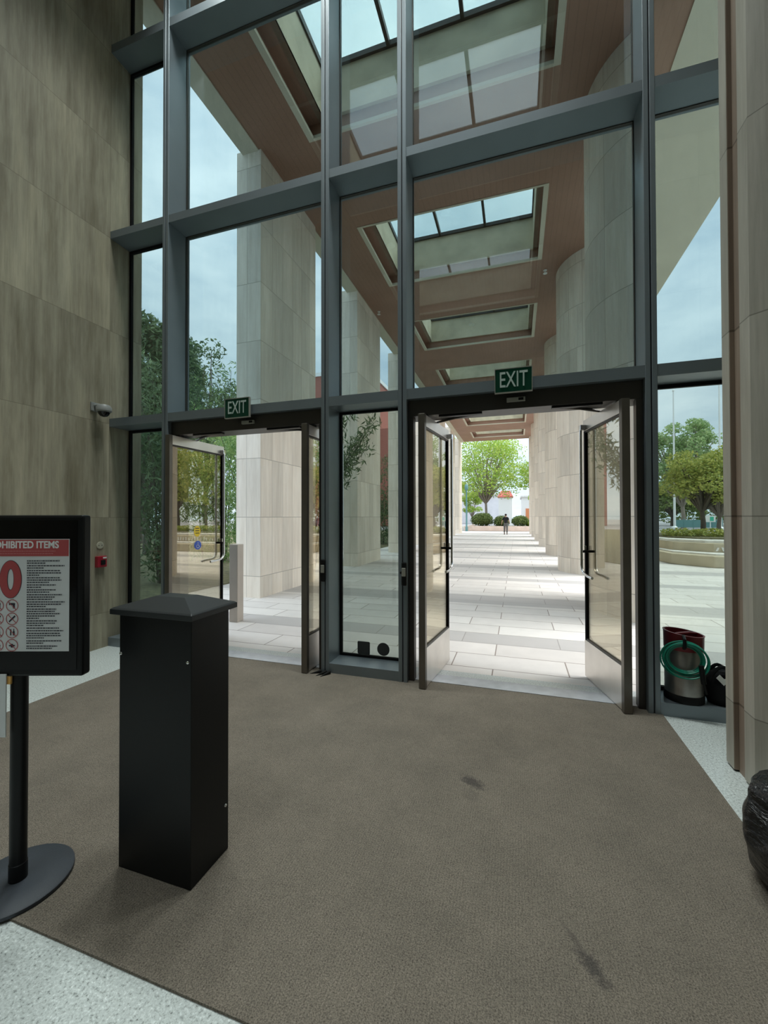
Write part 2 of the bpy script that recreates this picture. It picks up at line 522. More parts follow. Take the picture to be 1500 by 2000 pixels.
class MB:
    """collects shapes, given in world coordinates, into one mesh"""
    def __init__(self):
        self.bm = bmesh.new()
    def poly(self, pts, faces):
        vs_ = [self.bm.verts.new(p) for p in pts]
        for f in faces:
            try:
                self.bm.faces.new([vs_[i] for i in f])
            except ValueError:
                pass
        return vs_
    def box(self, x0, y0, z0, x1, y1, z1):
        p = [(x0, y0, z0), (x1, y0, z0), (x1, y1, z0), (x0, y1, z0), (x0, y0, z1), (x1, y0, z1), (x1, y1, z1), (x0, y1, z1)]
        self.poly(p, [(0, 3, 2, 1), (4, 5, 6, 7), (0, 1, 5, 4), (1, 2, 6, 5), (2, 3, 7, 6), (3, 0, 4, 7)])
        return self
    def obox(self, o, ax, ay, az):
        """box from a corner and three edge vectors"""
        o, ax, ay, az = Vector(o), Vector(ax), Vector(ay), Vector(az)
        p = [o, o + ax, o + ax + ay, o + ay]
        p = p + [q + az for q in p]
        self.poly(p, [(0, 3, 2, 1), (4, 5, 6, 7), (0, 1, 5, 4), (1, 2, 6, 5), (2, 3, 7, 6), (3, 0, 4, 7)])
        return self
    def prism(self, pts, z0, z1):
        n = len(pts)
        p = [(x, y, z0) for x, y in pts] + [(x, y, z1) for x, y in pts]
        f = [tuple(range(n - 1, -1, -1)), tuple(range(n, 2 * n))]
        f += [(i, (i + 1) % n, n + (i + 1) % n, n + i) for i in range(n)]
        self.poly(p, f)
        return self
    def loft(self, rings, cap=True, closed=True):
        n = len(rings[0])
        vs_ = [[self.bm.verts.new(p) for p in r] for r in rings]
        for a, b in zip(vs_, vs_[1:]):
            for i in range(n if closed else n - 1):
                j = (i + 1) % n
                try:
                    self.bm.faces.new((a[i], a[j], b[j], b[i]))
                except ValueError:
                    pass
        if cap:
            for r in (vs_[0][::-1], vs_[-1]):
                try:
                    self.bm.faces.new(r)
                except ValueError:
                    pass
        return self
    def lathe(self, c, prof, n=32):
        """profile of (radius, z) turned about the vertical through c=(x,y)"""
        rings = [[(c[0] + r * math.cos(2 * PI * k / n), c[1] + r * math.sin(2 * PI * k / n), z) for k in range(n)] for r, z in prof]
        return self.loft(rings)
    def tube(self, pts, r, n=10, r1=None):
        pts = [Vector(p) for p in pts]
        rings = []
        last = None
        for i, p in enumerate(pts):
            d = (pts[min(i + 1, len(pts) - 1)] - pts[max(i - 1, 0)]).normalized()
            if last is None:
                a = d.orthogonal().normalized()
            else:
                a = (last - d * last.dot(d))
                a = a.normalized() if a.length > 1e-6 else d.orthogonal().normalized()
            last = a
            b = d.cross(a)
            rr = r if r1 is None else r + (r1 - r) * i / max(1, len(pts) - 1)
            rings.append([p + (a * math.cos(2 * PI * k / n) + b * math.sin(2 * PI * k / n)) * rr for k in range(n)])
        return self.loft(rings)
    def build(self, name, mat, parent=None, smooth=False, bevel=0.0, segs=2):
        self.bm.normal_update()
        bmesh.ops.recalc_face_normals(self.bm, faces=self.bm.faces[:])
        if bevel:
            es = [e for e in self.bm.edges if len(e.link_faces) == 2 and e.calc_face_angle(0) > 0.6]
            bmesh.ops.bevel(self.bm, geom=es, offset=bevel, segments=segs, affect='EDGES', profile=0.5, clamp_overlap=True)
        if parent is not None:
            off = world_loc(parent)
            bmesh.ops.translate(self.bm, verts=self.bm.verts[:], vec=-off)
        me = bpy.data.meshes.new(name)
        self.bm.to_mesh(me)
        self.bm.free()
        me.materials.append(mat)
        if smooth:
            for p in me.polygons:
                p.use_smooth = True
            try:
                me.set_sharp_from_angle(angle=0.7)
            except AttributeError:
                pass
        o = bpy.data.objects.new(name, me)
        C.objects.link(o)
        if parent is not None:
            o.parent = parent
        return o

def box(name, mat, dims, parent=None, bevel=0.0):
    return MB().box(*dims).build(name, mat, parent, bevel=bevel)

def struct(o, label, cat):
    return tag(o, label, cat, kind='structure')

def copy_tree(o, loc, label=None, parent=None):
    c = o.copy()
    C.objects.link(c)
    if parent is None:
        c.location = loc
        if label: c['label'] = label
    else:
        c.parent = parent
    for ch in list(o.children):
        copy_tree(ch, None, None, c)
    return c

# ================================================================== the setting
D = 3.607           # inner face of the curtain wall
G = 3.877           # glass line
XL, XR = -4.55, 1.83
MX = [-3.724, -1.7585, -0.9845, 0.9855]
T = [(2.567, 2.660), (4.793, 4.878), (7.018, 7.115)]
ZC = 8.4            # ceiling and soffit height

floor = box('floor', M_TERRAZZO, (XL - 0.3, -11.2, -0.12, 2.5, G + 0.16, 0.0))
struct(floor, 'white speckled terrazzo floor around the brown carpet', 'floor')
carpet = box('carpet', M_CARPET, (-3.73, 1.05, 0.0, 1.04, D + 0.09, 0.009))
tag(carpet, 'large brown walk-off carpet inside the glass doors', 'carpet')

wl_ = box('wall_left', M_TRAV_IN, (XL - 0.3, -11.2, 0.0, XL, 4.04, ZC + 1.3))
struct(wl_, 'tall travertine wall on the left of the lobby', 'wall')
wr_ = MB().box(2.2, -11.2, 0.0, 2.5, 4.04, ZC + 1.3).box(XR, 3.06, 0.0, 2.2, 4.04, ZC + 1.3).build('wall_right', M_TRAV_IN)
struct(wr_, 'travertine wall behind the pillar on the right of the lobby', 'wall')
wb_ = box('wall_back', M_TRAV_IN, (XL - 0.3, -11.5, 0.0, 2.5, -11.2, ZC + 1.3))
struct(wb_, 'travertine wall at the back of the lobby', 'wall')

# interior pillar: a slim pier, a dark groove and the broad curved shaft
p = thing('pillar', (1.25, 2.9, 0), 'curved travertine pillar with a dark vertical groove beside the right window', 'pillar', kind='structure')
MB().prism([(1.21, 2.957), (2.2, 2.957), (2.2, 3.047), (1.21, 3.047)], 0.012, ZC).build('pier', M_TRAV_EDGE, p)
MB().prism([(1.236, 2.861), (2.2, 2.861), (2.2, 2.957), (1.236, 2.957)], 0.0, ZC).build('groove', M_TRAV_BROWN, p)
box('pier_face', M_TRAV_BROWN, (1.212, 2.953, 0.012, 2.19, 2.957, ZC), p)
arc = [(1.222, 2.861), (1.222, 2.755)]
RA = 1.2
for k in range(1, 13):
    a = math.radians(225 + 45 * k / 12)
    arc.append((1.222 + 0.7071 * RA + RA * math.cos(a), 2.755 + 0.7071 * RA + RA * math.sin(a)))
MB().prism(arc + [(2.2, arc[-1][1]), (2.2, 2.861)], 0.012, ZC).build('shaft', M_TRAV_EDGE, p)
MB().prism([(1.216, 2.965), (2.2, 2.965), (2.2, 3.04), (1.216, 3.04)], 0.0, 0.012).build('shadow_gap', M_GASKET, p)

# ------------------------------------------------------------------ portico soffit and lobby ceiling with skylight wells
SX0, SX1 = -3.59, 0.68
SK_LEN = 2.65
out_sky = [4.08 + 5.0 * k for k in range(7)]
in_sky = [-0.94 - 5.06 * k for k in range(2)]

def slab_with_wells(name, y0, y1, starts, x0, x1, z0, z1, mat):
    b = MB()
    b.box(x0, y0, z0, SX0, y1, z1)
    b.box(SX1, y0, z0, x1, y1, z1)
    ys = [y0]
    for s in sorted(starts):
        ys += [s, s + SK_LEN]
    ys.append(y1)
    for a, c in zip(ys[::2], ys[1::2]):
        if c - a > 0.01:
            b.box(SX0, a, z0, SX1, c, z1)
    return b.build(name, mat)

sof = slab_with_wells('soffit', G + 0.1, 38.4, out_sky, -4.57, 2.3, ZC, ZC + 0.3, M_SOFFIT)
struct(sof, 'brown panelled soffit over the outdoor walkway', 'ceiling')
cei = slab_with_wells('ceiling', -11.2, G + 0.1, in_sky, XL - 0.3, 2.5, ZC, ZC + 0.3, M_SOFFIT)
struct(cei, 'brown panelled ceiling over the lobby', 'ceiling')
t1 = box('trim_1', M_SLAB, (-4.92, G + 0.2, ZC - 0.02, -4.57, 38.5, ZC + 0.9))
struct(t1, 'beige roof edge along the left side of the walkway', 'trim')
t2 = box('trim_2', M_SLAB, (2.3, G + 0.2, ZC - 0.02, 4.2, 60.0, ZC + 0.9))
struct(t2, 'pale roof overhang beyond the right row of columns', 'trim')

def skylight(y, label):
    o = thing('skylight', (SX0, y, ZC), label, 'skylight', 'skylights in the brown soffit', 'structure')
    a, b_, c, d = SX0, SX1, y, y + SK_LEN
    lip = MB()
    for q in ((a, c, a + 0.10, d), (b_ - 0.10, c, b_, d), (a + .1, c, b_ - .1, c + 0.05), (a + .1, d - 0.05, b_ - .1, d)):
        lip.box(q[0], q[1], ZC - 0.012, q[2], q[3], ZC + 0.05)
    lip.build('lip', M_SLAB, o)
    cu = MB()
    t = 0.10
    i0, i1, j0, j1 = a + 0.30, b_ - 0.22, c + 0.06, d - 0.06
    cu.box(i0 - t, j0 - t, ZC + 0.3, i0, j1 + t, ZC + 1.15)
    cu.box(i1, j0 - t, ZC + 0.3, i1 + t, j1 + t, ZC + 1.15)
    cu.box(i0, j0 - t, ZC + 0.3, i1, j0, ZC + 1.15)
    cu.box(i0, j1, ZC + 0.3, i1, j1 + t, ZC + 1.15)
    cu.build('curb', M_CONCRETE, o)
    rc = MB()
    rc.box(a - 0.05, c - 0.05, ZC + 0.30, i0, d + 0.05, ZC + 0.34)
    rc.box(i1, c - 0.05, ZC + 0.30, b_ + 0.05, d + 0.05, ZC + 0.34)
    rc.build('ledge', M_SOFFIT, o)
    fr = MB()
    w = (i1 - i0) / 3
    for k in range(4):
        x = i0 + w * k
        fr.box(x - 0.03, j0, ZC + 1.13, x + 0.03, j1, ZC + 1.24)
    fr.box(i0, j0, ZC + 1.13, i1, j0 + 0.05, ZC + 1.22)
    fr.box(i0, j1 - 0.05, ZC + 1.13, i1, j1, ZC + 1.22)
    fr.build('glazing_bar', M_BRONZE, o)
    box('glass_pane', M_GLASS_SKY, (i0 - t, j0 - t, ZC + 1.225, i1 + t, j1 + t, ZC + 1.245), o)
    return o
ORD = ['first', 'second', 'third', 'fourth', 'fifth', 'sixth', 'seventh']
sk0 = skylight(out_sky[0], 'skylight well in the outdoor soffit, first one beyond the glass wall')
for k in range(1, 7):
    copy_tree(sk0, (SX0, out_sky[k], ZC), 'skylight well in the outdoor soffit, %s one beyond the glass wall' % ORD[k])
for k, y in enumerate(in_sky):
    copy_tree(sk0, (SX0, y, ZC), 'skylight well in the lobby ceiling, %s one in from the glass wall' % ORD[k])
for k, (lx, ly) in enumerate(FILL_SPOTS):
    pass
proto = None  # made-up ceiling discs that go with the added fill spots
for k, (lx, ly) in enumerate(FILL_SPOTS):
    if proto is None:
        proto = MB().lathe((lx, ly), [(0.10, ZC + 0.0), (0.10, ZC - 0.015), (0.085, ZC - 0.015), (0.08, ZC - 0.004)], 20).build('fixture', M_WHITE)
        o = proto
        base0 = (lx, ly)
    else:
        o = proto.copy()
        C.objects.link(o)
        o.location = (lx - base0[0], ly - base0[1], 0)
    tag(o, 'made-up small round downlight in the brown lobby ceiling', 'added light fixture', 'added lobby fill lights', 'structure')

# sprinkler heads under the soffit
sp0 = None
for k, (x, y, lb) in enumerate([(0.80, 12.3, 'small white sprinkler head on the soffit right of the second skylight'),
                                (-4.37, 13.07, 'small white sprinkler head on the soffit left of the second skylight')]):
    o = thing('sprinkler_head', (x, y, ZC - 0.10), lb, 'sprinkler', 'sprinkler heads under the soffit')
    MB().lathe((x, y), [(0.05, ZC), (0.05, ZC - 0.01), (0.015, ZC - 0.02), (0.015, ZC - 0.07)], 12).build('stem', M_WHITE, o)
    MB().lathe((x, y), [(0.01, ZC - 0.07), (0.055, ZC - 0.085), (0.055, ZC - 0.095), (0.01, ZC - 0.10)], 14).build('deflector', M_WHITE, o)

# ------------------------------------------------------------------ curtain wall
MW = 0.041
names = ['leftmost blue-grey mullion, left of the first pair of doors', 'blue-grey mullion right of the first pair of doors',
         'blue-grey mullion left of the wide right pair of doors', 'blue-grey mullion right of the right pair of doors']
tn = 3
for x, nm in zip(MX, names):
    o = MB().box(x - MW, D, 0.0, x - 0.0045, G + 0.05, ZC).box(x + 0.0045, D, 0.0, x + MW, G + 0.05, ZC).build('trim_%d' % tn, M_FRAME, bevel=0.003, segs=1)
    struct(o, nm, 'mullion')
    box('groove', M_GROOVE, (x - 0.0045, D + 0.012, 0.0, x + 0.0045, G + 0.05, ZC), o)
    tn += 1
edges = [XL] + MX + [XR]
bays = []
for i in range(5):
    x0 = edges[i] + (MW if i > 0 else 0)
    x1 = edges[i + 1] - (MW if i < 4 else 0)
    bays.append((x0, x1))
bayname = ['in the narrow bay by the left wall', 'above the left pair of doors', 'in the slim middle bay', 'above the right pair of doors', 'in the narrow bay by the right pillar']
lvl = ['lowest', 'second', 'topmost']
for j, (z0, z1) in enumerate(T):
    for i, (x0, x1) in enumerate(bays):
        o = box('trim_%d' % tn, M_FRAME, (x0, D + 0.004, z0, x1, G + 0.05, z1))
        struct(o, '%s blue-grey transom bar %s' % (lvl[j], bayname[i]), 'transom')
        tn += 1
head = box('trim_%d' % tn, M_FRAME, (XL, D + 0.004, ZC - 0.1, XR, G + 0.1, ZC))
struct(head, 'blue-grey head rail along the top of the glass wall', 'transom'); tn += 1

wn_i = 1
def window(x0, x1, z0, z1, label, mat, gasket=0.008, gmat=M_GASKET):
    global wn_i
    o = box('window_%d' % wn_i, mat, (x0, G, z0, x1, G + 0.012, z1))
    struct(o, label, 'window')
    wn_i += 1
    g = gasket
    b = MB()
    b.box(x0, G - 0.012, z0, x0 + g, G + 0.02, z1).box(x1 - g, G - 0.012, z0, x1, G + 0.02, z1)
    b.box(x0 + g, G - 0.012, z0, x1 - g, G + 0.02, z0 + g).box(x0 + g, G - 0.012, z1 - g, x1 - g, G + 0.02, z1)
    b.build('gasket', gmat, o)
    return o
rows = [(T[0][1], T[1][0]), (T[1][1], T[2][0]), (T[2][1], ZC - 0.1)]
rname = ['first', 'second', 'third']
for j, (z0, z1) in enumerate(rows):
    for i, (x0, x1) in enumerate(bays):
        window(x0, x1, z0, z1, 'tinted window pane %s, %s row up from the doors' % (bayname[i], rname[j]), M_GLASS,
               0.006 if i else 0.03, M_BRONZE if i else M_GASKET)
SILL = 0.10
low = {0: 'tall tinted window pane beside the left wall at floor level', 2: 'slim window pane between the two pairs of doors',
       4: 'tall window pane behind the steel tank at the right'}
lowmat = {0: M_GLASS, 2: M_GLASS_LOW, 4: M_GLASS_LOW}
for i in (0, 2, 4):
    x0, x1 = bays[i]
    o = box('trim_%d' % tn, M_FRAME, (x0, D + 0.004, 0.0, x1, G + 0.05, SILL))
    struct(o, 'low blue-grey sill ' + ('by the left wall' if i == 0 else 'of the slim middle window' if i == 2 else 'under the steel tank and black bag'), 'sill')
    tn += 1
    w = window(x0, x1, SILL, T[0][0], low[i], lowmat[i], 0.022 if i == 2 else 0.03)
    if i == 2:
        b = MB()
        r = 0.012
        pts = []
        for cx, cz, a0 in ((-1.397 - r, 0.255 - r, 0), (-1.528 + r, 0.255 - r, 90), (-1.528 + r, 0.130 + r, 180), (-1.397 - r, 0.130 + r, 270)):
            for q in range(5):
                a = math.radians(a0 + 22.5 * q)
                pts.append((cx + r * math.cos(a), G - 0.003, cz + r * math.sin(a)))
        b.loft([pts, [(x, G - 0.0005, z) for x, y, z in pts]])
        d = b.build('decal', M_DECAL, w); d['label'] = 'dark square sticker'
        ring = [(-1.256 + 0.064 * math.cos(2 * PI * k / 28), G - 0.003, 0.196 + 0.064 * math.sin(2 * PI * k / 28)) for k in range(28)]
        d = MB().loft([ring, [(x, G - 0.0005, z) for x, y, z in ring]]).build('decal', M_DECAL, w); d['label'] = 'dark round sticker'

# ------------------------------------------------------------------ entrance doors
def door_frame(x0, x1, label):
    global tn
    b = MB()
    b.box(x0, D + 0.055, 2.42, x1, G + 0.02, T[0][0])
    b.box(x0, D + 0.055, 0.0, x0 + 0.05, D + 0.14, 2.42)
    b.box(x1 - 0.05, D + 0.055, 0.0, x1, D + 0.14, 2.42)
    o = b.build('trim_%d' % tn, M_BRONZE, bevel=0.003, segs=1)
    struct(o, label, 'door frame')
    tn += 1
    t = box('threshold', M_THRESH, (x0 + 0.045, 3.70, 0.0, x1 - 0.045, 3.885, 0.012), o)
    c = MB()
    for a in (x0 + 0.28, x1 - 0.66):
        c.box(a, D + 0.075, 2.402, a + 0.38, D + 0.125, 2.421)
    c.build('closer_track', M_BLACK, o)
    return o
M_THRESH = plain('threshold_metal', (0.50, 0.52, 0.56), rough=0.45, metal=0.3, var=0.12, vscale=9)
door_frame(bays[1][0], bays[1][1], 'dark bronze frame of the left pair of doors')
door_frame(bays[3][0], bays[3][1], 'dark bronze frame of the right pair of doors')

def door(num, p0, p1, inner, label, stickers=False):
    """leaf standing open from p0 (pivot edge) to p1 (free edge); inner = sign of the side facing the opening"""
    p0, p1 = Vector((*p0, 0)), Vector((*p1, 0))
    u = (p1 - p0).normalized()
    L = (p1 - p0).length
    n = Vector((-u.y, u.x, 0)) * inner          # towards the opening
    z = Vector((0, 0, 1))
    th = 0.044
    o = thing('door_%d' % num, p0, label, 'door', None, 'structure')
    def slab(a0, a1, z0, z1, name, mat, t=th, bev=0.002):
        q = p0 + u * a0 - n * (t / 2) + z * z0
        return MB().obox(q, u * (a1 - a0), n * t, z * (z1 - z0)).build(name, mat, o, bevel=bev, segs=1)
    slab(0.0, 0.045, 0.012, 2.40, 'pivot_stile', M_STILE, 0.06)
    slab(0.045, L, 2.30, 2.40, 'top_rail', M_STEEL)
    slab(0.045, L, 0.015, 0.35, 'bottom_rail', M_STEEL)
    slab(L - 0.028, L - 0.004, 0.35, 2.30, 'edge_stile', M_GASKET, 0.04)
    slab(0.045, L - 0.028, 2.283, 2.30, 'glazing_bead', M_BRONZE, 0.034)
    slab(0.045, L - 0.028, 0.35, 0.366, 'glazing_bead', M_BRONZE, 0.034)
    slab(0.045, L - 0.028, 0.366, 2.283, 'glass_pane', M_GLASS_DOOR, 0.010, 0)
    # long J-shaped pulls, one on each face
    for s in (1, -1):
        off = n * s * 0.062
        a = L - 0.045
        pts = [p0 + u * a + n * s * 0.02 + z * 2.335, p0 + u * a + off + z * 2.32]
        pts += [p0 + u * a + off + z * q for q in (2.25, 1.8, 1.4, 1.05)]
        for k in range(1, 7):
            t = k / 6 * PI / 2
            pts.append(p0 + u * (a - 0.075 * (1 - math.cos(t))) + off + z * (1.05 - 0.075 * math.sin(t)))
        pts.append(p0 + u * (a - 0.17) + off + n * s * 0.012 + z * 0.968)
        pts.append(p0 + u * (a - 0.24) + off + n * s * 0.005 + z * 0.962)
        MB().tube(pts, 0.0125, 10).build('pull_handle', M_CHROME, o, smooth=True)
        q = p0 + u * (a - 0.02) + z * 2.30
        MB().obox(q + n * s * 0.022, u * 0.045, n * s * 0.05, z * 0.05).build('handle_mount', M_CHROME, o, bevel=0.004)
    lk = MB()
    q = p0 + u * (L - 0.055) + z * 1.165
    lk.obox(q - n * 0.07, u * 0.03, n * 0.14, z * 0.022)
    lk.build('lock', M_BLACK, o, bevel=0.003)
    MB().obox(q + u * 0.006 + n * 0.02 + z * 0.02, u * 0.015, n * 0.018, z * 0.045).build('lock_turn', M_CHROME, o, bevel=0.004)
    # closer arm from the header down to the top rail
    ca = MB()
    e0 = p0 + u * 0.42 + z * 2.405
    e1 = Vector((p0.x + n.x * 0.46, D + 0.10, 2.412))
    ca.tube([e0, e0.lerp(e1, 0.5) + z * 0.004, e1], 0.011, 8)
    ca.build('closer_arm', M_BRONZE, o)
    pv = MB().box(p0.x - 0.03, p0.y + 0.14, 2.40, p0.x + 0.03, p0.y + 0.20, 2.425)
    pv.build('pivot', M_BLACK, o)
    MB().box(p0.x - 0.03, p0.y + 0.14, 0.0, p0.x + 0.03, p0.y + 0.20, 0.016).build('pivot', M_BLACK, o)
    if stickers:
        def disc(zc, a, w, h, mat, nm, dep=0.006, pts_n=24):
            ring = []
            for k in range(pts_n):
                c, s_ = math.cos(2 * PI * k / pts_n), math.sin(2 * PI * k / pts_n)
                ring.append(p0 + u * (a + w * c) + z * (zc + h * s_) + n * dep)
            return MB().loft([ring, [r + n * 0.001 for r in ring]]).build(nm, mat, o)
        disc(1.335, 0.43, 0.052, 0.064, M_YELLOW, 'sticker')
        for k in range(3):
            q = p0 + u * 0.40 + z * (1.365 - 0.028 * k) + n * 0.0075
            MB().obox(q, u * 0.06, n * 0.0006, z * 0.008).build('sticker_print', M_INK, o)
        b = disc(1.17, 0.44, 0.056, 0.052, M_BLUE, 'sticker')
        # wheelchair symbol
        w_ = MB()
        c0 = p0 + u * 0.44 + z * 1.158 + n * 0.0078
        ring = [c0 + u * 0.02 * math.cos(a) + z * 0.02 * math.sin(a) for a in [math.radians(120 + 240 * k / 14) for k in range(15)]]
        w_.tube(ring, 0.003, 6)
        w_.tube([c0 + z * 0.040, c0 + z * 0.012, c0 + u * 0.016 + z * 0.010, c0 + u * 0.026 - z * 0.012], 0.0035, 6)
        w_.lathe(((c0 + z * .045).x, (c0 + z * .045).y), [(0.001, c0.z + 0.038), (0.006, c0.z + 0.043), (0.001, c0.z + 0.049)], 8)
        w_.build('sticker_symbol', M_WHITEINK, o)
    return o
door(1, (-3.605, 3.53), (-3.590, 4.395), -1, 'steel and glass door with a yellow and a blue sticker, open at far left', True)
door(2, (-1.935, 3.52), (-1.925, 4.315), 1, 'steel and glass door open beside the slim middle window, left of it')
door(3, (-0.785, 3.505), (-0.690, 4.30), -1, 'steel and glass door open just right of the slim middle window')
door(4, (0.795, 3.535), (0.622, 4.265), 1, 'steel and glass door open at the right, near the steel tank')

# ================================================================== outdoors: ground and columns
pav = MB().box(-6.2, G + 0.16, -0.3, 60, 43.9, 0.0).build('pavement', M_PAVING)
struct(pav, 'pale stone paving of the walkway and plaza with grey bands', 'pavement')
bed = MB().box(-30, G + 0.16, -0.3, -6.2, 43.9, 0.02).build('ground', M_SOIL)
struct(bed, 'brown planting bed on the left of the walkway', 'ground')
st = MB().box(-140, 43.9, -0.35, 160, 260, -0.04).build('street', M_ASPHALT)
struct(st, 'grey street and ground far beyond the walkway', 'ground')

def drift(y, k): return -k * (y - 6.5)
lab_l = ['flat-sided travertine column %s on the left of the walkway' % s for s in
         ('nearest the doors', 'second from the doors', 'third from the doors', 'fourth from the doors', 'fifth from the doors', 'sixth from the doors', 'farthest from the doors')]
for k in range(7):
    y = 6.57 + 5.05 * k
    x1 = -4.52 + drift(y, 0.0118)
    x0 = x1 - 0.53
    if k == 0:
        c0 = box('column', M_TRAV_COL, (x0, y, 0, x1, y + 2.2, ZC + 0.05))
        c0x, c0y = x1, y
        o = c0
    else:
        o = c0.copy(); C.objects.link(o)
        o.location = (x1 - c0x, y - c0y, 0)
    tag(o, lab_l[k], 'column', 'left row of travertine columns', 'structure')
lab_r = ['curved travertine column %s on the right of the walkway' % s for s in
         ('nearest the doors', 'second from the doors', 'third from the doors', 'fourth from the doors', 'fifth from the doors', 'sixth from the doors', 'farthest from the doors')]
r0 = None
for k in range(7):
    yc = 7.6 + 5.05 * k
    xi = 1.13 + drift(yc, 0.003)
    if r0 is None:
        pts = []
        R_ = 1.30
        for q in range(25):
            a = math.radians(180 - 62 + 124 * q / 24)
            pts.append((xi + R_ + R_ * math.cos(a), yc + R_ * math.sin(a)))
        xe = pts[0][0]
        r0 = MB().prism(pts, 0, ZC + 0.05).build('column', M_TRAV_COL, smooth=True)
        r0x, r0y = xi, yc
        o = r0
    else:
        o = r0.copy(); C.objects.link(o)
        o.location = (xi - r0x, yc - r0y, 0)
    tag(o, lab_r[k], 'column', 'right row of travertine columns', 'structure')

bo = box('bollard', M_BOLLARD, (-3.93, 4.96, 0.0, -3.79, 5.10, 1.11), bevel=0.008)
tag(bo, 'square stone bollard outside the left pair of doors', 'bollard')

# ================================================================== small fixtures on the glass wall
def text_mesh(body, size, mat, parent, center, right, upv, name, xs=1.0, depth=0.001, bold=0.0):
    cu = bpy.data.curves.new(name, 'FONT')
    cu.body = body
    cu.size = size
    cu.align_x = 'CENTER'
    cu.align_y = 'CENTER'
    cu.extrude = depth
    cu.offset = bold
    tmp = bpy.data.objects.new(name + '_tmp', cu)
    C.objects.link(tmp)
    dg = bpy.context.evaluated_depsgraph_get()
    me = bpy.data.meshes.new_from_object(tmp.evaluated_get(dg))
    bpy.data.objects.remove(tmp)
    r, u_ = Vector(right).normalized(), Vector(upv).normalized()
    nn = r.cross(u_)
    off = Vector(center) - world_loc(parent)
    for v in me.vertices:
        c = v.co.copy()
        v.co = off + r * c.x * xs + u_ * c.y + nn * c.z
    me.materials.clear()
    me.materials.append(mat)
    o = bpy.data.objects.new(name, me)
    C.objects.link(o)
    o.parent = parent
    return o

def exit_sign(xc, zc, label):
    o = thing('exit_sign', (xc, D, zc), label, 'exit sign', 'green exit signs')
    w, h = 0.288, 0.192
    box('panel', M_GREEN_SIGN, (xc - w / 2, D - 0.045, zc - h / 2, xc + w / 2, D - 0.022, zc + h / 2), o, bevel=0.002)
    b = MB()
    t = 0.006
    b.box(xc - w / 2 - t, D - 0.047, zc - h / 2 - t, xc - w / 2, D - 0.02, zc + h / 2 + t).box(xc + w / 2, D - 0.047, zc - h / 2 - t, xc + w / 2 + t, D - 0.02, zc + h / 2 + t)
    b.box(xc - w / 2, D - 0.047, zc - h / 2 - t, xc + w / 2, D - 0.02, zc - h / 2).box(xc - w / 2, D - 0.047, zc + h / 2, xc + w / 2, D - 0.02, zc + h / 2 + t)
    b.build('frame', M_GREYBOX, o)
    b = MB().box(xc - 0.08, D - 0.022, zc - 0.03, xc + 0.08, D + 0.004, zc + 0.03)
    b.build('mount', M_GREYBOX, o)
    text_mesh('EXIT', 0.185, M_LETTER, o, (xc, D - 0.0465, zc), (1, 0, 0), (0, 0, 1), 'lettering', 0.60, 0.001, 0.001)
    return o
exit_sign(-0.02, 2.632, 'green EXIT sign above the right pair of doors')
exit_sign(-2.735, 2.625, 'green EXIT sign above the left pair of doors')
def sensor(x, label):
    o = thing('door_sensor', (x, D + 0.05, 2.49), label, 'sensor', 'sensors under the exit signs')
    box('housing', M_GREYBOX, (x - 0.075, D + 0.028, 2.472, x + 0.075, D + 0.055, 2.508), o, bevel=0.004)
    box('lens', M_BLACK, (x + 0.02, D + 0.024, 2.480, x + 0.06, D + 0.028, 2.500), o)
sensor(0.0, 'small grey sensor box under the EXIT sign of the right doors')
sensor(-2.66, 'small grey sensor box under the EXIT sign of the left doors')
def latch(x, label):
    o = thing('door_release', (x, D, 0.985), label, 'door release', 'door releases on the mullions')
    box('backplate', M_BLACK, (x - 0.024, D - 0.022, 0.88, x + 0.024, D, 1.09), o, bevel=0.010)
    box('cover', M_GREYBOX, (x - 0.018, D - 0.034, 0.965, x + 0.018, D - 0.022, 1.04), o, bevel=0.004)
    MB().lathe((x - 0.030, D - 0.012), [(0.003, 0.985), (0.009, 0.990), (0.009, 1.004), (0.003, 1.010)], 10).build('knob', M_BLACK, o)
latch(-1.772, 'black door release on the mullion left of the slim middle window')
latch(-0.968, 'black door release on the mullion right of the slim middle window')

# fire alarm pull, small plate and camera on the left wall
o = thing('fire_alarm_pull', (XL, 3.50, 0.993), 'small red fire alarm pull station on the left travertine wall', 'fire alarm')
box('housing', M_ALARM, (XL, 3.445, 0.932, XL + 0.05, 3.555, 1.058), o, bevel=0.006)
box('handle', M_BLACK, (XL + 0.05, 3.478, 0.960, XL + 0.058, 3.532, 1.015), o, bevel=0.003)
box('label_strip', M_WHITEINK, (XL + 0.05, 3.505, 1.030, XL + 0.0515, 3.548, 1.048), o)
o = thing('wall_plate', (XL, 3.505, 1.18), 'small cream round plate above the red fire alarm pull', 'wall plate')
ring = lambda r, x: [(x, 3.505 + r * math.cos(2 * PI * k / 20), 1.18 + r * math.sin(2 * PI * k / 20)) for k in range(20)]
MB().loft([ring(0.042, XL), ring(0.042, XL + 0.006), ring(0.036, XL + 0.009)]).build('disc', M_CREAM, o)
for dy in (-0.018, 0.018):
    MB().box(XL + 0.009, 3.505 + dy - 0.004, 1.176, XL + 0.011, 3.505 + dy + 0.004, 1.184).build('screw', M_BLACK, o)
o = thing('security_camera', (XL, 3.46, 2.74), 'grey dome security camera on the left wall beside the lowest transom', 'camera')
MB().box(XL, 3.38, 2.70, XL + 0.02, 3.46, 2.80).build('wall_plate', M_CAMBODY, o, bevel=0.004)
MB().tube([(XL + 0.01, 3.42, 2.765), (XL + 0.07, 3.43, 2.77), (XL + 0.10, 3.44, 2.755)], 0.016, 10).build('arm', M_CAMBODY, o, smooth=True)
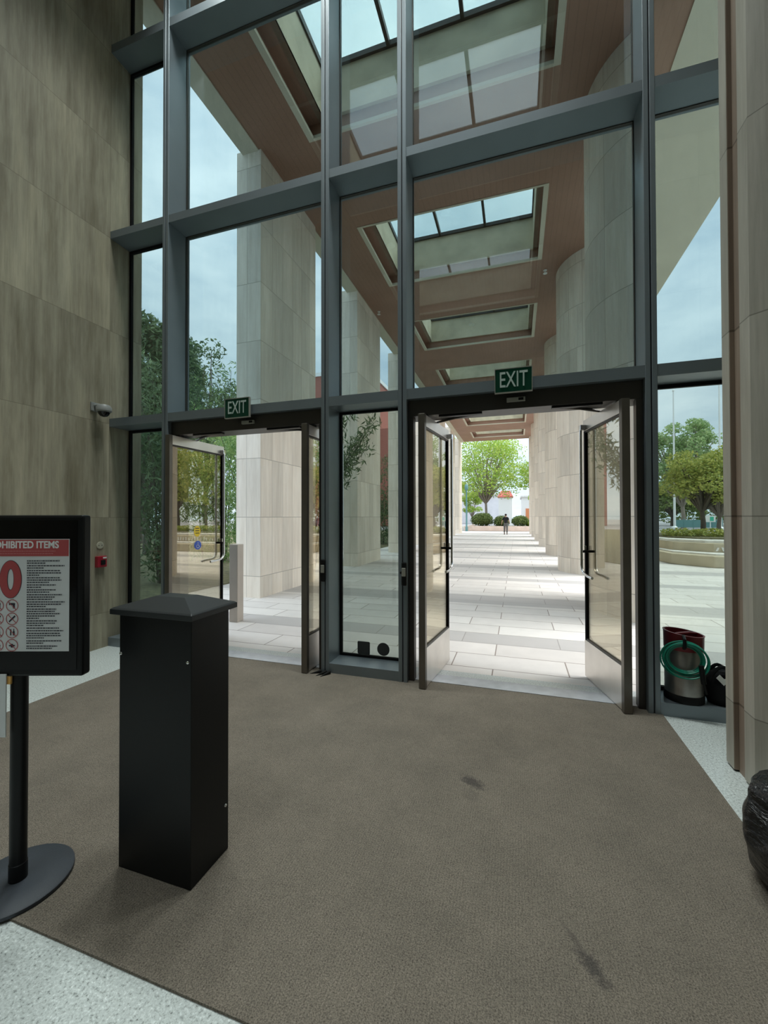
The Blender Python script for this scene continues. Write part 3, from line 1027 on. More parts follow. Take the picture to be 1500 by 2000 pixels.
MB().lathe((XL + 0.12, 3.45), [(0.02, 2.775), (0.06, 2.765), (0.078, 2.735), (0.078, 2.700), (0.066, 2.688)], 24).build('housing', M_CAMBODY, o, smooth=True)
MB().lathe((XL + 0.12, 3.45), [(0.060, 2.688), (0.054, 2.665), (0.036, 2.645), (0.012, 2.636), (0.001, 2.635)], 24).build('dome', M_DOME, o, smooth=True)

# rubber wedge on the carpet by the mullion
o = thing('door_wedge', (-1.80, 3.54, 0.009), 'black rubber door wedges lying on the carpet at the foot of the mullion', 'door wedge')
for k, (dx, an) in enumerate(((-0.03, 0.5), (0.02, 0.9), (0.055, 1.05))):
    d = Vector((math.cos(an + PI), math.sin(an + PI), 0)); s = Vector((-d.y, d.x, 0))
    b0 = Vector((-1.755 + dx, 3.59, 0.009))
    tip = b0 + d * 0.11
    MB().poly([b0 - s * .016, b0 + s * .016, tip + s * .004, tip - s * .004, b0 - s * .016 + Vector((0, 0, .028)), b0 + s * .016 + Vector((0, 0, .028))],
              [(0, 1, 2, 3), (0, 4, 5, 1), (4, 3, 2, 5), (0, 3, 4), (1, 5, 2)])
    w = MB()
    w.poly([b0 - s * .016, b0 + s * .016, tip + s * .004, tip - s * .004, b0 - s * .016 + Vector((0, 0, .028)), b0 + s * .016 + Vector((0, 0, .028))],
           [(0, 1, 2, 3), (0, 4, 5, 1), (4, 3, 2, 5), (0, 3, 4), (1, 5, 2)])
    w.build('blade', M_RUBBER, o)

# ================================================================== black pedestal bin in the foreground
o = thing('pedestal_box', (-1.4365, 1.4575, 0.009), 'tall black metal pedestal box with a flat pyramid cap on the carpet', 'pedestal')
bx = (-1.627, 1.344, -1.246, 1.571)
box('body', M_POWDER, (bx[0], bx[1], 0.009, bx[2], bx[3], 1.090), o, bevel=0.003)
c = MB()
def rect(x0, y0, x1, y1, z): return [(x0, y0, z), (x1, y0, z), (x1, y1, z), (x0, y1, z)]
c.loft([rect(-1.652, 1.317, -1.221, 1.598, 1.088), rect(-1.652, 1.317, -1.221, 1.598, 1.110), rect(-1.643, 1.326, -1.230, 1.589, 1.116),
        rect(-1.508, 1.420, -1.352, 1.495, 1.156)])
c.build('cap', M_CAP_LIT, o, bevel=0.002)
for x, y, z, dx, dy in ((-1.263, 1.344, 0.915, 0, -1), (-1.618, 1.344, 0.917, 0, -1), (-1.246, 1.550, 0.213, 1, 0)):
    b = MB()
    ax = Vector((dx, dy, 0)); s = Vector((-dy, dx, 0)); z_ = Vector((0, 0, 1)); q = Vector((x, y, z))
    rr = lambda r, h: [q + ax * h + (s * math.cos(2 * PI * k / 12) + z_ * math.sin(2 * PI * k / 12)) * r for k in range(12)]
    b.loft([rr(0.0075, -0.002), rr(0.0075, 0.002), rr(0.005, 0.005), rr(0.001, 0.006)])
    b.build('bolt', M_CHROME, o, smooth=True)

# ================================================================== sign stand at the left edge
bc = Vector((-1.945, 1.16, 0))
face_n = Vector((math.sin(YAW), -math.cos(YAW), 0))      # the panel faces the viewer
side = Vector((math.cos(YAW), math.sin(YAW), 0))
zz = Vector((0, 0, 1))
o = thing('sign_stand', bc + Vector((0, 0, 0.009)), 'black sign stand with a red and white prohibited items poster on its screen', 'sign stand')
MB().lathe((bc.x, bc.y), [(0.182, 0.009), (0.186, 0.012), (0.186, 0.024), (0.181, 0.028), (0.08, 0.030)], 56).build('base', M_BASE, o, smooth=True)
post_r = 0.029
MB().lathe((bc.x, bc.y), [(post_r, 0.03), (post_r, 0.92)], 28).build('post', M_BLACK, o, smooth=True)
MB().lathe((bc.x, bc.y), [(post_r + 0.002, 0.03), (post_r + 0.002, 0.095), (post_r, 0.097)], 28).build('collar', M_BLACK, o, smooth=True)
pc = bc + face_n * 0.04
WID, Z0, Z1 = 0.60, 0.862, 1.510
right_edge = 0.285
left_edge = right_edge - WID
fr = MB()
fr.obox(pc + side * left_edge - face_n * 0.05 + zz * Z0, side * WID, face_n * 0.05, zz * (Z1 - Z0))
fr.build('panel_frame', M_BLACK, o, bevel=0.010)
sc_ = MB().obox(pc + side * (left_edge + 0.022) + zz * (Z0 + 0.028) + face_n * 0.0, side * (WID - 0.044), face_n * 0.002, zz * (Z1 - Z0 - 0.05))
sc_.build('screen', M_SCREEN, o)
PW, PH = 0.412, 0.482
pr = right_edge - 0.051           # right edge of the paper
pz1 = 1.414
pz0 = pz1 - PH
pl_ = pr - PW
FP = pc + face_n * 0.003
poster = MB().obox(FP + side * pl_ + zz * pz0, side * PW, face_n * 0.0008, zz * PH).build('poster', M_PAPER, o)
FP2 = FP + face_n * 0.0012
def strip(x0, x1, z0, z1, name, mat, lift=0.0):
    return MB().obox(FP2 + face_n * lift + side * x0 + zz * z0, side * (x1 - x0), face_n * 0.0004, zz * (z1 - z0)).build(name, mat, poster)
strip(pl_ + 0.003, pr - 0.003, pz1 - 0.074, pz1 - 0.003, 'header_band', M_RED)
cx = (pl_ + pr) / 2
text_mesh('PROHIBITED ITEMS', 0.042, M_WHITEINK, poster, FP2 + face_n * 0.0008 + side * (cx + 0.001) + zz * (pz1 - 0.026), side, zz, 'title', 0.90, 0.0002, 0.0012)
def small_print(rows, name, mat, h=0.0022):
    """rows of tiny, unreadable print"""
    b = MB()
    rnd = random.Random(3)
    for (x0, x1, z) in rows:
        x = x0
        while x < x1:
            w = rnd.uniform(0.004, 0.013)
            b.obox(FP2 + face_n * 0.0005 + side * x + zz * (z - h / 2), side * min(w, x1 - x), face_n * 0.0003, zz * h)
            x += w + 0.0022
    return b.build(name, mat, poster)
small_print([(pl_ + 0.06, pr - 0.06, pz1 - 0.052), (pl_ + 0.07, pr - 0.07, pz1 - 0.063)], 'subtitle', M_PINKINK)
rows_ = []
rnd = random.Random(11)
zt = pz1 - 0.094
k = 0
for group_n in (2, 2, 3, 3, 2, 2, 3, 3, 5, 3, 1, 1, 3, 0, 2, 0, 2):
    for q in range(group_n):
        ln = rnd.uniform(0.120, 0.165) if q < group_n - 1 or group_n < 2 else rnd.uniform(0.04, 0.11)
        rows_.append((pr - 0.182, pr - 0.182 + ln, zt))
        zt -= 0.0098
    zt -= 0.0014
small_print(rows_, 'small_print', M_INK, 0.0042)
oc = FP2 + face_n * 0.0006 + side * (pr - 0.252) + zz * (pz1 - 0.173)
def oval_ring(c, a, b, t, name, mat, lift=0.0, n=40):
    m = MB()
    r_out = [c + face_n * lift + side * a * math.cos(2 * PI * k / n) + zz * b * math.sin(2 * PI * k / n) for k in range(n)]
    r_in = [c + face_n * lift + side * (a - t[0]) * math.cos(2 * PI * k / n) + zz * (b - t[1]) * math.sin(2 * PI * k / n) for k in range(n)]
    m.loft([r_out, r_in], cap=False)
    return m.build(name, mat, poster)
oval_ring(oc, 0.0485, 0.082, (0.036, 0.038), 'big_letter', M_INK)
oval_ring(oc, 0.0465, 0.080, (0.032, 0.034), 'big_letter', M_RED, 0.0004)
text_mesh('N', 0.225, M_RED, poster, oc - side * 0.105, side, zz, 'big_letter', 0.62, 0.0002, 0.006)
# prohibition roundels with simple black pictures
for col in range(3):
    for row in range(4):
        c = FP2 + face_n * 0.0006 + side * (pr - 0.244 - 0.0625 * col) + zz * (pz1 - 0.286 - 0.0565 * row)
        if pr - 0.244 - 0.0625 * col - 0.03 < pl_:
            continue
        g_ = MB()
        if row == 0:
            g_.obox(c + side * -0.014 + zz * 0.003, side * 0.026, face_n * 0.0003, zz * 0.008)
            g_.obox(c + side * 0.003 - zz * 0.012, side * 0.008, face_n * 0.0003, zz * 0.016)
        elif row == 1:
            d1 = (side * 0.7 + zz * 0.7).normalized(); d2 = (side * -0.7 + zz * 0.7).normalized()
            g_.obox(c - d1 * 0.018 - d2 * 0.003, d1 * 0.036, face_n * 0.0003, d2 * 0.006)
        elif row == 2:
            g_.obox(c - side * 0.008 - zz * 0.014, side * 0.005, face_n * 0.0003, zz * 0.026)
            g_.obox(c + side * 0.004 - zz * 0.014, side * 0.007, face_n * 0.0003, zz * 0.018)
            g_.obox(c + side * 0.006 + zz * 0.004, side * 0.003, face_n * 0.0003, zz * 0.010)
        else:
            g_.obox(c - side * 0.013 - zz * 0.004, side * 0.026, face_n * 0.0003, zz * 0.005)
            g_.obox(c - side * 0.004 - zz * 0.010, side * 0.008, face_n * 0.0003, zz * 0.016)
        g_.build('picture', M_INK, poster)
        oval_ring(c, 0.0265, 0.0265, (0.0028, 0.0028), 'roundel', M_RED, 0.0005, 28)
        d1 = (side * 0.7 - zz * 0.7).normalized(); d2 = (side * 0.7 + zz * 0.7).normalized()
        MB().obox(c + face_n * 0.0005 - d1 * 0.025 - d2 * 0.0012, d1 * 0.05, face_n * 0.0003, d2 * 0.0024).build('slash', M_RED, poster)
# the poster's printed sizes are drawn a little large: bring the sheet to its real size
ref = FP + side * pr + zz * pz1
for q in [poster] + list(poster.children):
    lr = ref - world_loc(q)
    for v in q.data.vertices:
        v.co = lr + (v.co - lr) * 0.932
# leaflet pocket below the screen, left of the post
lf = MB().obox(pc - side * 0.225 + face_n * 0.004 + zz * 0.625, side * 0.212, face_n * 0.004, zz * 0.250)
lf.build('leaflet', M_PAPER, o)['label'] = 'white leaflet'
MB().obox(pc - side * 0.215 - face_n * 0.008 + zz * 0.832, side * 0.213, face_n * 0.008, zz * 0.03).build('leaflet_clip', M_ORANGE, o)['label'] = 'orange clip'

# ================================================================== bin bag at the right edge
def lumpy(cx, cy, base, height, rx, ry, seed, prof, amp=0.12, n=56, m=40):
    from mathutils import noise as mn
    rings = []
    for j in range(m + 1):
        t = j / m
        z = base + height * t
        r = 0
        for (t0, r0_), (t1_, r1_) in zip(prof, prof[1:]):
            if t0 <= t <= t1_:
                f = (t - t0) / (t1_ - t0)
                f = f * f * (3 - 2 * f)
                r = r0_ + (r1_ - r0_) * f
        ring_ = []
        for k in range(n):
            a = 2 * PI * k / n
            pv = Vector((math.cos(a) * 1.7 + seed, math.sin(a) * 1.7, z * 6))
            d = 1 + amp * mn.noise(pv) + amp * 0.6 * mn.noise(pv * 2.3) + amp * 0.35 * math.sin(7 * a + 5 * mn.noise(Vector((z * 5, seed, 0)))) * t
            ring_.append((cx + rx * r * d * math.cos(a), cy + ry * r * d * math.sin(a), z))
        rings.append(ring_)
    return MB().loft(rings)
o = thing('bin_bag', (1.115, 2.02, 0.0), 'full black plastic rubbish bag on the floor against the right pillar', 'rubbish bag')
lumpy(1.115, 2.02, 0.010, 0.50, 0.25, 0.25, 3.1, [(0, 0.55), (0.12, 0.86), (0.45, 1.0), (0.75, 0.86), (0.92, 0.45), (1, 0.16)], 0.10).build('sack', M_LINER, o, smooth=True)
lumpy(1.115, 2.02, 0.50, 0.10, 0.07, 0.07, 5.0, [(0, 0.6), (0.3, 0.35), (1, 1.2)], 0.35, 24, 10).build('knot', M_LINER, o, smooth=True)

# ================================================================== sprayer tank and bag on the right sill
tx, ty = 1.216, 3.735
o = thing('sprayer_tank', (tx, ty, SILL), 'stainless steel sprayer tank with a red rim and coiled green hose on the window sill', 'sprayer')
MB().lathe((tx, ty), [(0.126, SILL), (0.130, SILL + 0.006), (0.130, SILL + 0.052), (0.126, SILL + 0.058)], 40).build('foot_ring', M_RUBBER, o, smooth=True)
MB().lathe((tx, ty), [(0.124, SILL + 0.055), (0.125, SILL + 0.07), (0.125, SILL + 0.385), (0.118, SILL + 0.40), (0.06, SILL + 0.425), (0.02, SILL + 0.43)], 40).build('tank', M_TANK, o, smooth=True)
# slanted red collar open at the top
N_ = 40
def colr(r, z0, tilt): return [(tx + r * math.cos(2 * PI * k / N_), ty + r * math.sin(2 * PI * k / N_), z0 + tilt * (-math.cos(2 * PI * k / N_))) for k in range(N_)]
MB().loft([colr(0.128, SILL + 0.39, 0), colr(0.130, SILL + 0.50, 0.012), colr(0.134, SILL + 0.51, 0.014), colr(0.122, SILL + 0.51, 0.014), colr(0.121, SILL + 0.38, 0)], cap=False).build('collar', M_TANKRED, o, smooth=True)
MB().tube([(tx - 0.10, ty - 0.06, SILL + 0.49), (tx - 0.05, ty - 0.03, SILL + 0.50), (tx + 0.05, ty + 0.03, SILL + 0.50), (tx + 0.10, ty + 0.06, SILL + 0.49)], 0.012, 10).build('handle', M_TANKRED, o, smooth=True)
MB().lathe((tx, ty), [(0.03, SILL + 0.43), (0.03, SILL + 0.47), (0.022, SILL + 0.48)], 16).build('pump_cap', M_BLACK, o)
hc = Vector((tx - 0.045, ty - 0.150, SILL + 0.345))
hx = Vector((0.985, -0.17, 0)); hy = Vector((0, 0.0, 1)); hn = Vector((-0.17, -0.985, 0))
rnd = random.Random(5)
hose = MB()
for k in range(7):
    r = 0.098 + 0.008 * k
    c_ = hc + hn * (0.002 + 0.008 * (k % 3)) + hx * rnd.uniform(-0.012, 0.012) + hy * rnd.uniform(-0.008, 0.010)
    pts = [c_ + hx * r * math.cos(2 * PI * q / 40) + hy * r * 0.93 * math.sin(2 * PI * q / 40) for q in range(41)]
    hose.tube(pts, 0.0062, 8)
hose.build('hose', M_HOSE, o, smooth=True)
MB().tube([hc + hy * 0.165 - hn * 0.02, hc + hy * 0.15 + hn * 0.03, hc + hy * 0.095 + hn * 0.034, hc + hy * 0.08], 0.012, 8).build('strap', M_BLACK, o, smooth=True)
nz0 = hc + hx * 0.095 - hy * 0.02 + hn * 0.035
MB().tube([nz0, nz0 - hy * 0.06 + hx * 0.006, nz0 - hy * 0.13 + hx * 0.014], 0.017, 10).build('nozzle', M_BLACK, o, smooth=True)
MB().tube([nz0 - hy * 0.12 + hx * 0.013, nz0 - hy * 0.20 + hx * 0.030], 0.008, 8).build('wand', M_BLACK, o, smooth=True)

o = thing('tote_bag', (1.465, 3.74, SILL), 'black bag with a white label standing right of the sprayer tank', 'bag')
lumpy(1.462, 3.742, SILL, 0.245, 0.108, 0.10, 9.0, [(0, 0.85), (0.2, 1.0), (0.6, 1.0), (0.85, 0.8), (1, 0.5)], 0.06, 40, 24).build('body', M_BAG, o, smooth=True)
hp = [Vector((1.35 + 0.17 * q / 12, 3.66, SILL + 0.19 + 0.10 * math.sin(PI * q / 12))) for q in range(13)]
MB().tube(hp, 0.013, 8).build('handle', M_BAG, o, smooth=True)
hp = [Vector((1.37 + 0.16 * q / 12, 3.78, SILL + 0.17 + 0.10 * math.sin(PI * q / 12))) for q in range(13)]
MB().tube(hp, 0.013, 8).build('handle', M_BAG, o, smooth=True)
lbm = MB()
lbm.obox((1.385, 3.628, SILL + 0.215), Vector((0.045, -0.002, -0.05)), Vector((0, 0.004, 0)), Vector((0.022, 0, 0.026)))
lbm.obox((1.425, 3.628, SILL + 0.185), Vector((0.06, 0.004, 0.016)), Vector((0, 0.004, 0)), Vector((0.004, 0, 0.026)))
lbm.build('label_tag', M_WHITE, o)

# ================================================================== plants
def leaf_cloud(blobs, n, size, aspect=0.5, droop=0.0, seed=1, shell=0.55):
    """one mesh of separate bent leaves filling ellipsoid blobs (cx,cy,cz,rx,ry,rz)"""
    rnd = random.Random(seed)
    vol = [b[3] * b[4] * b[5] for b in blobs]
    tot = sum(vol)
    verts, faces = [], []
    for b, v in zip(blobs, vol):
        for _ in range(int(n * v / tot) + 1):
            while True:
                q = Vector((rnd.uniform(-1, 1), rnd.uniform(-1, 1), rnd.uniform(-1, 1)))
                if q.length <= 1 and (q.length > shell or rnd.random() < 0.35):
                    break
            c = Vector((b[0] + q.x * b[3], b[1] + q.y * b[4], b[2] + q.z * b[5]))
            d = Vector((rnd.gauss(0, 1), rnd.gauss(0, 1), rnd.gauss(0, 0.7) - droop)).normalized()
            s = d.cross(Vector((rnd.gauss(0, 1), rnd.gauss(0, 1), rnd.gauss(0, 1)))).normalized()
            nn = d.cross(s)
            L = size * rnd.uniform(0.6, 1.3)
            w = L * aspect * 0.5
            i = len(verts)
            verts += [c - d * L * 0.5, c + s * w + nn * L * 0.06, c + d * L * 0.5 - nn * L * 0.10, c - s * w + nn * L * 0.06]
            faces.append((i, i + 1, i + 2, i + 3))
    return verts, faces

def mesh_obj(name, verts, faces, mat, parent=None):
    off = world_loc(parent) if parent is not None else Vector((0, 0, 0))
    me = bpy.data.meshes.new(name)
    me.from_pydata([tuple(Vector(v) - off) for v in verts], [], faces)
    me.materials.append(mat)
    o = bpy.data.objects.new(name, me)
    C.objects.link(o)
    if parent is not None:
        o.parent = parent
    return o

def tree(loc, height, crown_r, trunk_h, trunk_r, label, lm, bark, n=5000, leaf=0.22, seed=1, group=None, spread=1.0, name='tree', blobs_n=16, aspect=0.6, crown_rz=None, bs=1.0):
    rnd = random.Random(seed)
    x, y, z = loc
    o = thing(name, loc, label, 'tree', group)
    tr = MB()
    fork = Vector((x + rnd.uniform(-.1, .1), y, z + trunk_h))
    tr.tube([(x, y, z - 0.05), (x + rnd.uniform(-.05, .05), y, z + trunk_h * 0.5), fork], trunk_r, 10, trunk_r * 0.72)
    blobs = []
    cz = z + trunk_h + (height - trunk_h) * 0.5
    rz = crown_rz or (height - trunk_h) * 0.5
    for k in range(blobs_n):
        a = 2 * PI * k / blobs_n * 2.4 + rnd.uniform(-.4, .4)
        el = rnd.uniform(-0.75, 0.95)
        rr = crown_r * rnd.uniform(0.35, 0.78) * math.sqrt(max(0.15, 1 - el * el * 0.8))
        p_ = Vector((x + rr * math.cos(a), y + rr * math.sin(a), cz + el * rz * 0.8))
        s = crown_r * rnd.uniform(0.26, 0.40) * bs
        blobs.append((p_.x, p_.y, p_.z, s, s, s * 0.72))
        m_ = fork.lerp(p_, 0.5) + Vector((rnd.uniform(-.2, .2), rnd.uniform(-.2, .2), 0.15)) * spread
        tr.tube([fork - Vector((0, 0, trunk_h * 0.12)), m_, p_], trunk_r * 0.5, 6, trunk_r * 0.10)
    tr.build('trunk', bark, o, smooth=True)
    v, f = leaf_cloud(blobs, n, leaf, aspect, 0.25, seed)
    mesh_obj('crown', v, f, lm, o)
    return o

def bamboo(loc, height, radius, label, mat, n, seed, lean=(0, 0), leaf=0.17, z_lo=0.25, culms=9, group=None):
    rnd = random.Random(seed)
    x, y, z = loc
    o = thing('bamboo', loc, label, 'bamboo', group)
    cb = MB()
    blobs = []
    for k in range(culms):
        a = 2 * PI * k / culms + rnd.uniform(-.3, .3)
        r = radius * 0.4 * rnd.uniform(0.2, 1)
        b0 = Vector((x + r * math.cos(a), y + r * math.sin(a), z - 0.05))
        tip = b0 + Vector((radius * 0.7 * math.cos(a) + lean[0], radius * 0.7 * math.sin(a) + lean[1], height * rnd.uniform(0.8, 1.0)))
        mid = b0.lerp(tip, 0.55) - Vector((radius * 0.22 * math.cos(a) + lean[0] * .3, radius * 0.22 * math.sin(a) + lean[1] * .3, 0))
        cb.tube([b0, b0.lerp(mid, .5), mid, tip], 0.018, 6, 0.006)
        for q in range(6):
            t = z_lo + (1 - z_lo) * (q + rnd.random()) / 6
            c = b0.lerp(mid, t / .55) if t < .55 else mid.lerp(tip, (t - .55) / .45)
            s = radius * rnd.uniform(0.30, 0.48)
            blobs.append((c.x, c.y, c.z, s, s, s * 1.0))
    cb.build('culms', M_BARK_DARK, o)
    v, f = leaf_cloud(blobs, n, leaf, 0.20, 0.9, seed, 0.2)
    mesh_obj('foliage', v, f, mat, o)
    return o

def shrub(loc, r, h, label, mat, n, seed, leaf=0.10, group=None, name='shrub'):
    x, y, z = loc
    o = thing(name, loc, label, 'shrub', group)
    st_ = MB()
    rnd = random.Random(seed)
    for k in range(5):
        a = 2 * PI * k / 5
        st_.tube([(x, y, z - 0.03), (x + r * .5 * math.cos(a), y + r * .5 * math.sin(a), z + h * .55)], 0.03, 6, 0.01)
    st_.build('stems', M_BARK_DARK, o)
    blobs = [(x, y, z + h * 0.5, r * .9, r * .9, h * 0.48)]
    for k in range(6):
        a = 2 * PI * k / 6 + rnd.uniform(-.3, .3)
        blobs.append((x + r * .5 * math.cos(a), y + r * .5 * math.sin(a), z + h * rnd.uniform(.35, .65), r * .5, r * .5, h * .35))
    v, f = leaf_cloud(blobs, n, leaf, 0.55, 0.1, seed, 0.5)
    mesh_obj('foliage', v, f, mat, o)
    return o

# left planting bed
tree((-14.2, 12.9, 0), 10.0, 2.9, 1.6, 0.16, 'tall dark evergreen tree behind the leftmost window pane', M_LEAF_DARK, M_BARK_DARK, 15000, 0.26, 21, aspect=0.4, crown_rz=3.9, blobs_n=30)
bamboo((-7.6, 7.4, 0), 5.4, 1.15, 'dense dark bamboo seen low through the leftmost window', M_LEAF_DARK, 8000, 31, z_lo=0.1)
bamboo((-9.6, 11.6, 0), 6.4, 1.4, 'green bamboo beyond the open door with stickers', M_LEAF_BAMBOO, 9000, 32, z_lo=0.05, culms=12)
bamboo((-6.9, 9.9, 0), 4.4, 1.0, 'light green bamboo close to the nearest left column', M_LEAF_BAMBOO, 8000, 33, z_lo=0.05)
bamboo((-5.45, 10.15, 0), 4.3, 0.62, 'bamboo leaning into the walkway between the first two left columns', M_LEAF_DARK, 1500, 34, lean=(1.35, -0.1), z_lo=0.62, leaf=0.2)
bamboo((-6.95, 21.3, 0), 5.0, 1.1, 'dark bamboo glimpsed between the second and third left columns', M_LEAF_DARK, 6000, 35, z_lo=0.05)
tree((-21.6, 24.6, 0), 14.8, 3.8, 4.0, 0.2, 'thin-leaved tree with bare twigs behind the bamboo', M_LEAF_DARK, M_BARK_DARK, 4000, 0.30, 22, aspect=0.4)
tree((-20.4, 18.0, 0), 10.6, 3.0, 1.5, 0.2, 'broad dark evergreen tree beyond the left bamboo', M_LEAF_DARK, M_BARK_DARK, 9000, 0.26, 23, aspect=0.4)

# brick building far left
o = thing('brick_building', (-32, 60, 0), 'red brick building far off between the left columns', 'building')
box('wall', M_BRICK, (-42, 60, 0, -22, 75, 24.2), o)
box('wing', M_BRICK, (-22, 62, 0, -16, 75, 15.5), o)
box('parapet', M_WHITE_WALL, (-42.2, 59.8, 24.2, -21.8, 75, 24.8), o)
for k in range(5):
    box('window', M_GLASS_LOW, (-40 + 3.6 * k, 59.95, 17.5, -38.6 + 3.6 * k, 60.05, 20), o)

# end of the walkway
o = thing('stone_planter', (-0.5, 44, 0), 'long low pink stone planter wall at the far end of the walkway', 'planter')
MB().box(-5.3, 44.0, 0, 7.5, 44.4, 0.52).box(-5.3, 44.4, 0, -4.9, 52.0, 0.52).box(7.1, 44.4, 0, 7.5, 52.0, 0.52).build('wall', M_PINK_STONE, o, bevel=0.03)
box('soil', M_SOIL, (-4.9, 44.4, 0, 7.1, 52, 0.42), o)
box('coping', M_PALE_STONE, (-6.6, 44.1, 0.0, -5.3, 45.2, 0.5), o)
shrub((-3.55, 45.6, 0.42), 1.25, 1.55, 'big round shrub on the far planter, left of the walking person', M_LEAF_SHRUB, 5000, 41, 0.16, 'shrubs on the far planter')
shrub((-1.55, 45.5, 0.42), 0.85, 1.25, 'round shrub on the far planter just left of the walking person', M_LEAF_SHRUB, 3500, 42, 0.14, 'shrubs on the far planter')
shrub((0.35, 45.4, 0.42), 0.95, 1.25, 'round shrub on the far planter just right of the walking person', M_LEAF_SHRUB, 3500, 43, 0.14, 'shrubs on the far planter')
shrub((1.55, 45.7, 0.42), 0.8, 0.85, 'low shrub on the far planter beside the last right column', M_LEAF_SPRING, 2500, 44, 0.14, 'shrubs on the far planter')
tree((-3.3, 48.5, 0.42), 10.8, 4.9, 2.9, 0.17, 'big bright green plane tree at the far end of the walkway', M_LEAF_SPRING, M_BARK, 10500, 0.25, 51, 'spring green trees at the end of the walkway', blobs_n=52, crown_rz=4.5)
tree((-8.6, 56.5, 0.0), 8.0, 2.2, 2.2, 0.12, 'slim green tree standing between the far lamp post and the big plane tree', M_LEAF_SPRING, M_BARK, 3500, 0.30, 52, 'spring green trees at the end of the walkway')
tree((2.6, 54.5, 0.0), 9.6, 3.2, 4.2, 0.12, 'sparse green tree right of the white tower', M_LEAF_SPRING, M_BARK, 3000, 0.30, 53, 'spring green trees at the end of the walkway')
tree((-14.0, 62.0, 0), 7.5, 2.4, 2.5, 0.12, 'sparse green tree behind the far lamp post', M_LEAF_SPRING, M_BARK, 2500, 0.30, 54, 'spring green trees at the end of the walkway')

o = thing('lamp_post', (-4.95, 43.4, 0), 'slim dark teal lamp post by the far end of the left columns', 'lamp post')
MB().lathe((-4.95, 43.4), [(0.14, 0), (0.14, 0.4), (0.09, 0.5), (0.07, 4.2), (0.09, 4.25)], 14).build('pole', M_TEAL, o, smooth=True)
MB().lathe((-4.95, 43.4), [(0.10, 4.25), (0.19, 4.4), (0.17, 4.75), (0.05, 4.9)], 14).build('lantern', M_TEAL, o, smooth=True)

o = thing('white_tower', (-0.9, 62, 0), 'white tower with a red hipped roof behind the far shrubs', 'building')
box('wall', M_WHITE_WALL, (-2.45, 61.5, 0, -0.6, 63.4, 4.25), o)
MB().loft([rect(-2.6, 61.35, -0.45, 63.55, 4.25), rect(-2.6, 61.35, -0.45, 63.55, 4.4), rect(-2.1, 62.0, -0.9, 62.9, 5.25)]).build('roof', M_ROOF, o)
sm = tree((-6.6, 66.0, 0.0), 5.6, 2.0, 1.5, 0.10, 'small green tree against the pale hall, left of the tower', M_LEAF_SPRING, M_BARK, 2500, 0.28, 55, 'small trees in front of the pale hall', blobs_n=14)
copy_tree(sm, (-10.6, 68.0, 0), 'small green tree against the pale hall, farther left')
copy_tree(sm, (3.4, 65.0, 0), 'small green tree in front of the white building with orange windows')
o = thing('white_building', (6, 72, 0), 'low white building with orange windows beyond the far trees', 'building')
box('wall', M_WHITE_WALL, (0.8, 70, 0, 16, 80, 4.6), o)
box('cornice', M_PALE_STONE, (0.6, 69.8, 4.6, 16.2, 80, 4.85), o)
box('upper_block', M_TERRA, (3.0, 71, 4.85, 4.4, 76, 7.0), o)
for x in (1.4, 3.5, 5.6, 7.7):
    box('window', M_TERRA, (x, 69.93, 0.9, x + 0.85, 70.02, 2.8), o)
o = thing('white_hall', (-14, 90, 0), 'pale long building glimpsed behind the far lamp post', 'building')
box('wall', M_HALL, (-24, 90, 0, -2.5, 100, 6.0), o)
box('roof', M_PALE_STONE, (-24.3, 89.7, 6.0, -2.2, 100, 6.4), o)

# ================================================================== plaza on the right
o = thing('plaza_planter', (7, 16, 0), 'tiered tan stone planter on the plaza beyond the right window', 'planter')
def tier(x0, y0, ch, z0, z1, x1=30, y1=22):
    return [(x0, y0 + ch + 1.1), (x0 + ch * 0.1, y0 + ch), (x0 + ch, y0), (x1, y0 - 1.5), (x1, y1), (x0, y1)], z0, z1
a = tier(4.55, 14.3, 0.9, 0, 0.33); MB().prism(*a).build('bench', M_STONE, o, bevel=0.02)
a = tier(4.75, 14.75, 0.9, 0.33, 0.37); MB().prism(*a).build('bench_top', M_PALE_STONE, o)
a = tier(4.95, 15.4, 0.9, 0.37, 0.64); MB().prism(*a).build('upper_wall', M_STONE, o)
a = tier(4.9, 15.9, 0.9, 0.64, 0.72); MB().prism(*a).build('coping', M_PALE_STONE, o, bevel=0.01)
a = tier(5.2, 16.6, 0.9, 0.70, 0.76); MB().prism(*a).build('soil', M_SOIL, o)
rnd = random.Random(8)
for k in range(26):
    x = 5.9 + 0.16 * k + rnd.uniform(-.03, .03)
    yq = 15.4 - (x - 5.85) * 0.062 - 0.01
    rel = MB().obox((x, yq - 0.03, 0.41), (0.05, -0.003, 0), (0, 0.05, 0), (rnd.uniform(-.05, .05), 0, rnd.uniform(.10, .19)))
    rel.build('carved_letter', M_PALE_STONE, o)

def hedge(x0, y0, x1, y1, z, h, n, seed, label, mat=M_LEAF_SHRUB):
    blobs = []
    m = 9
    for k in range(m):
        t = (k + .5) / m
        blobs.append((x0 + (x1 - x0) * t, y0 + (y1 - y0) * t, z + h * .5, abs(x1 - x0) / m * .75, 0.5, h * .55))
    v, f = leaf_cloud(blobs, n, 0.13, 0.5, 0, seed, 0.4)
    o = mesh_obj('hedge', v, f, mat)
    tag(o, label, 'hedge')
    return o
hedge(5.4, 18.2, 14, 17.6, 0.74, 0.30, 4500, 61, 'low grassy hedge along the top of the plaza planter', M_LEAF_PLAZA)

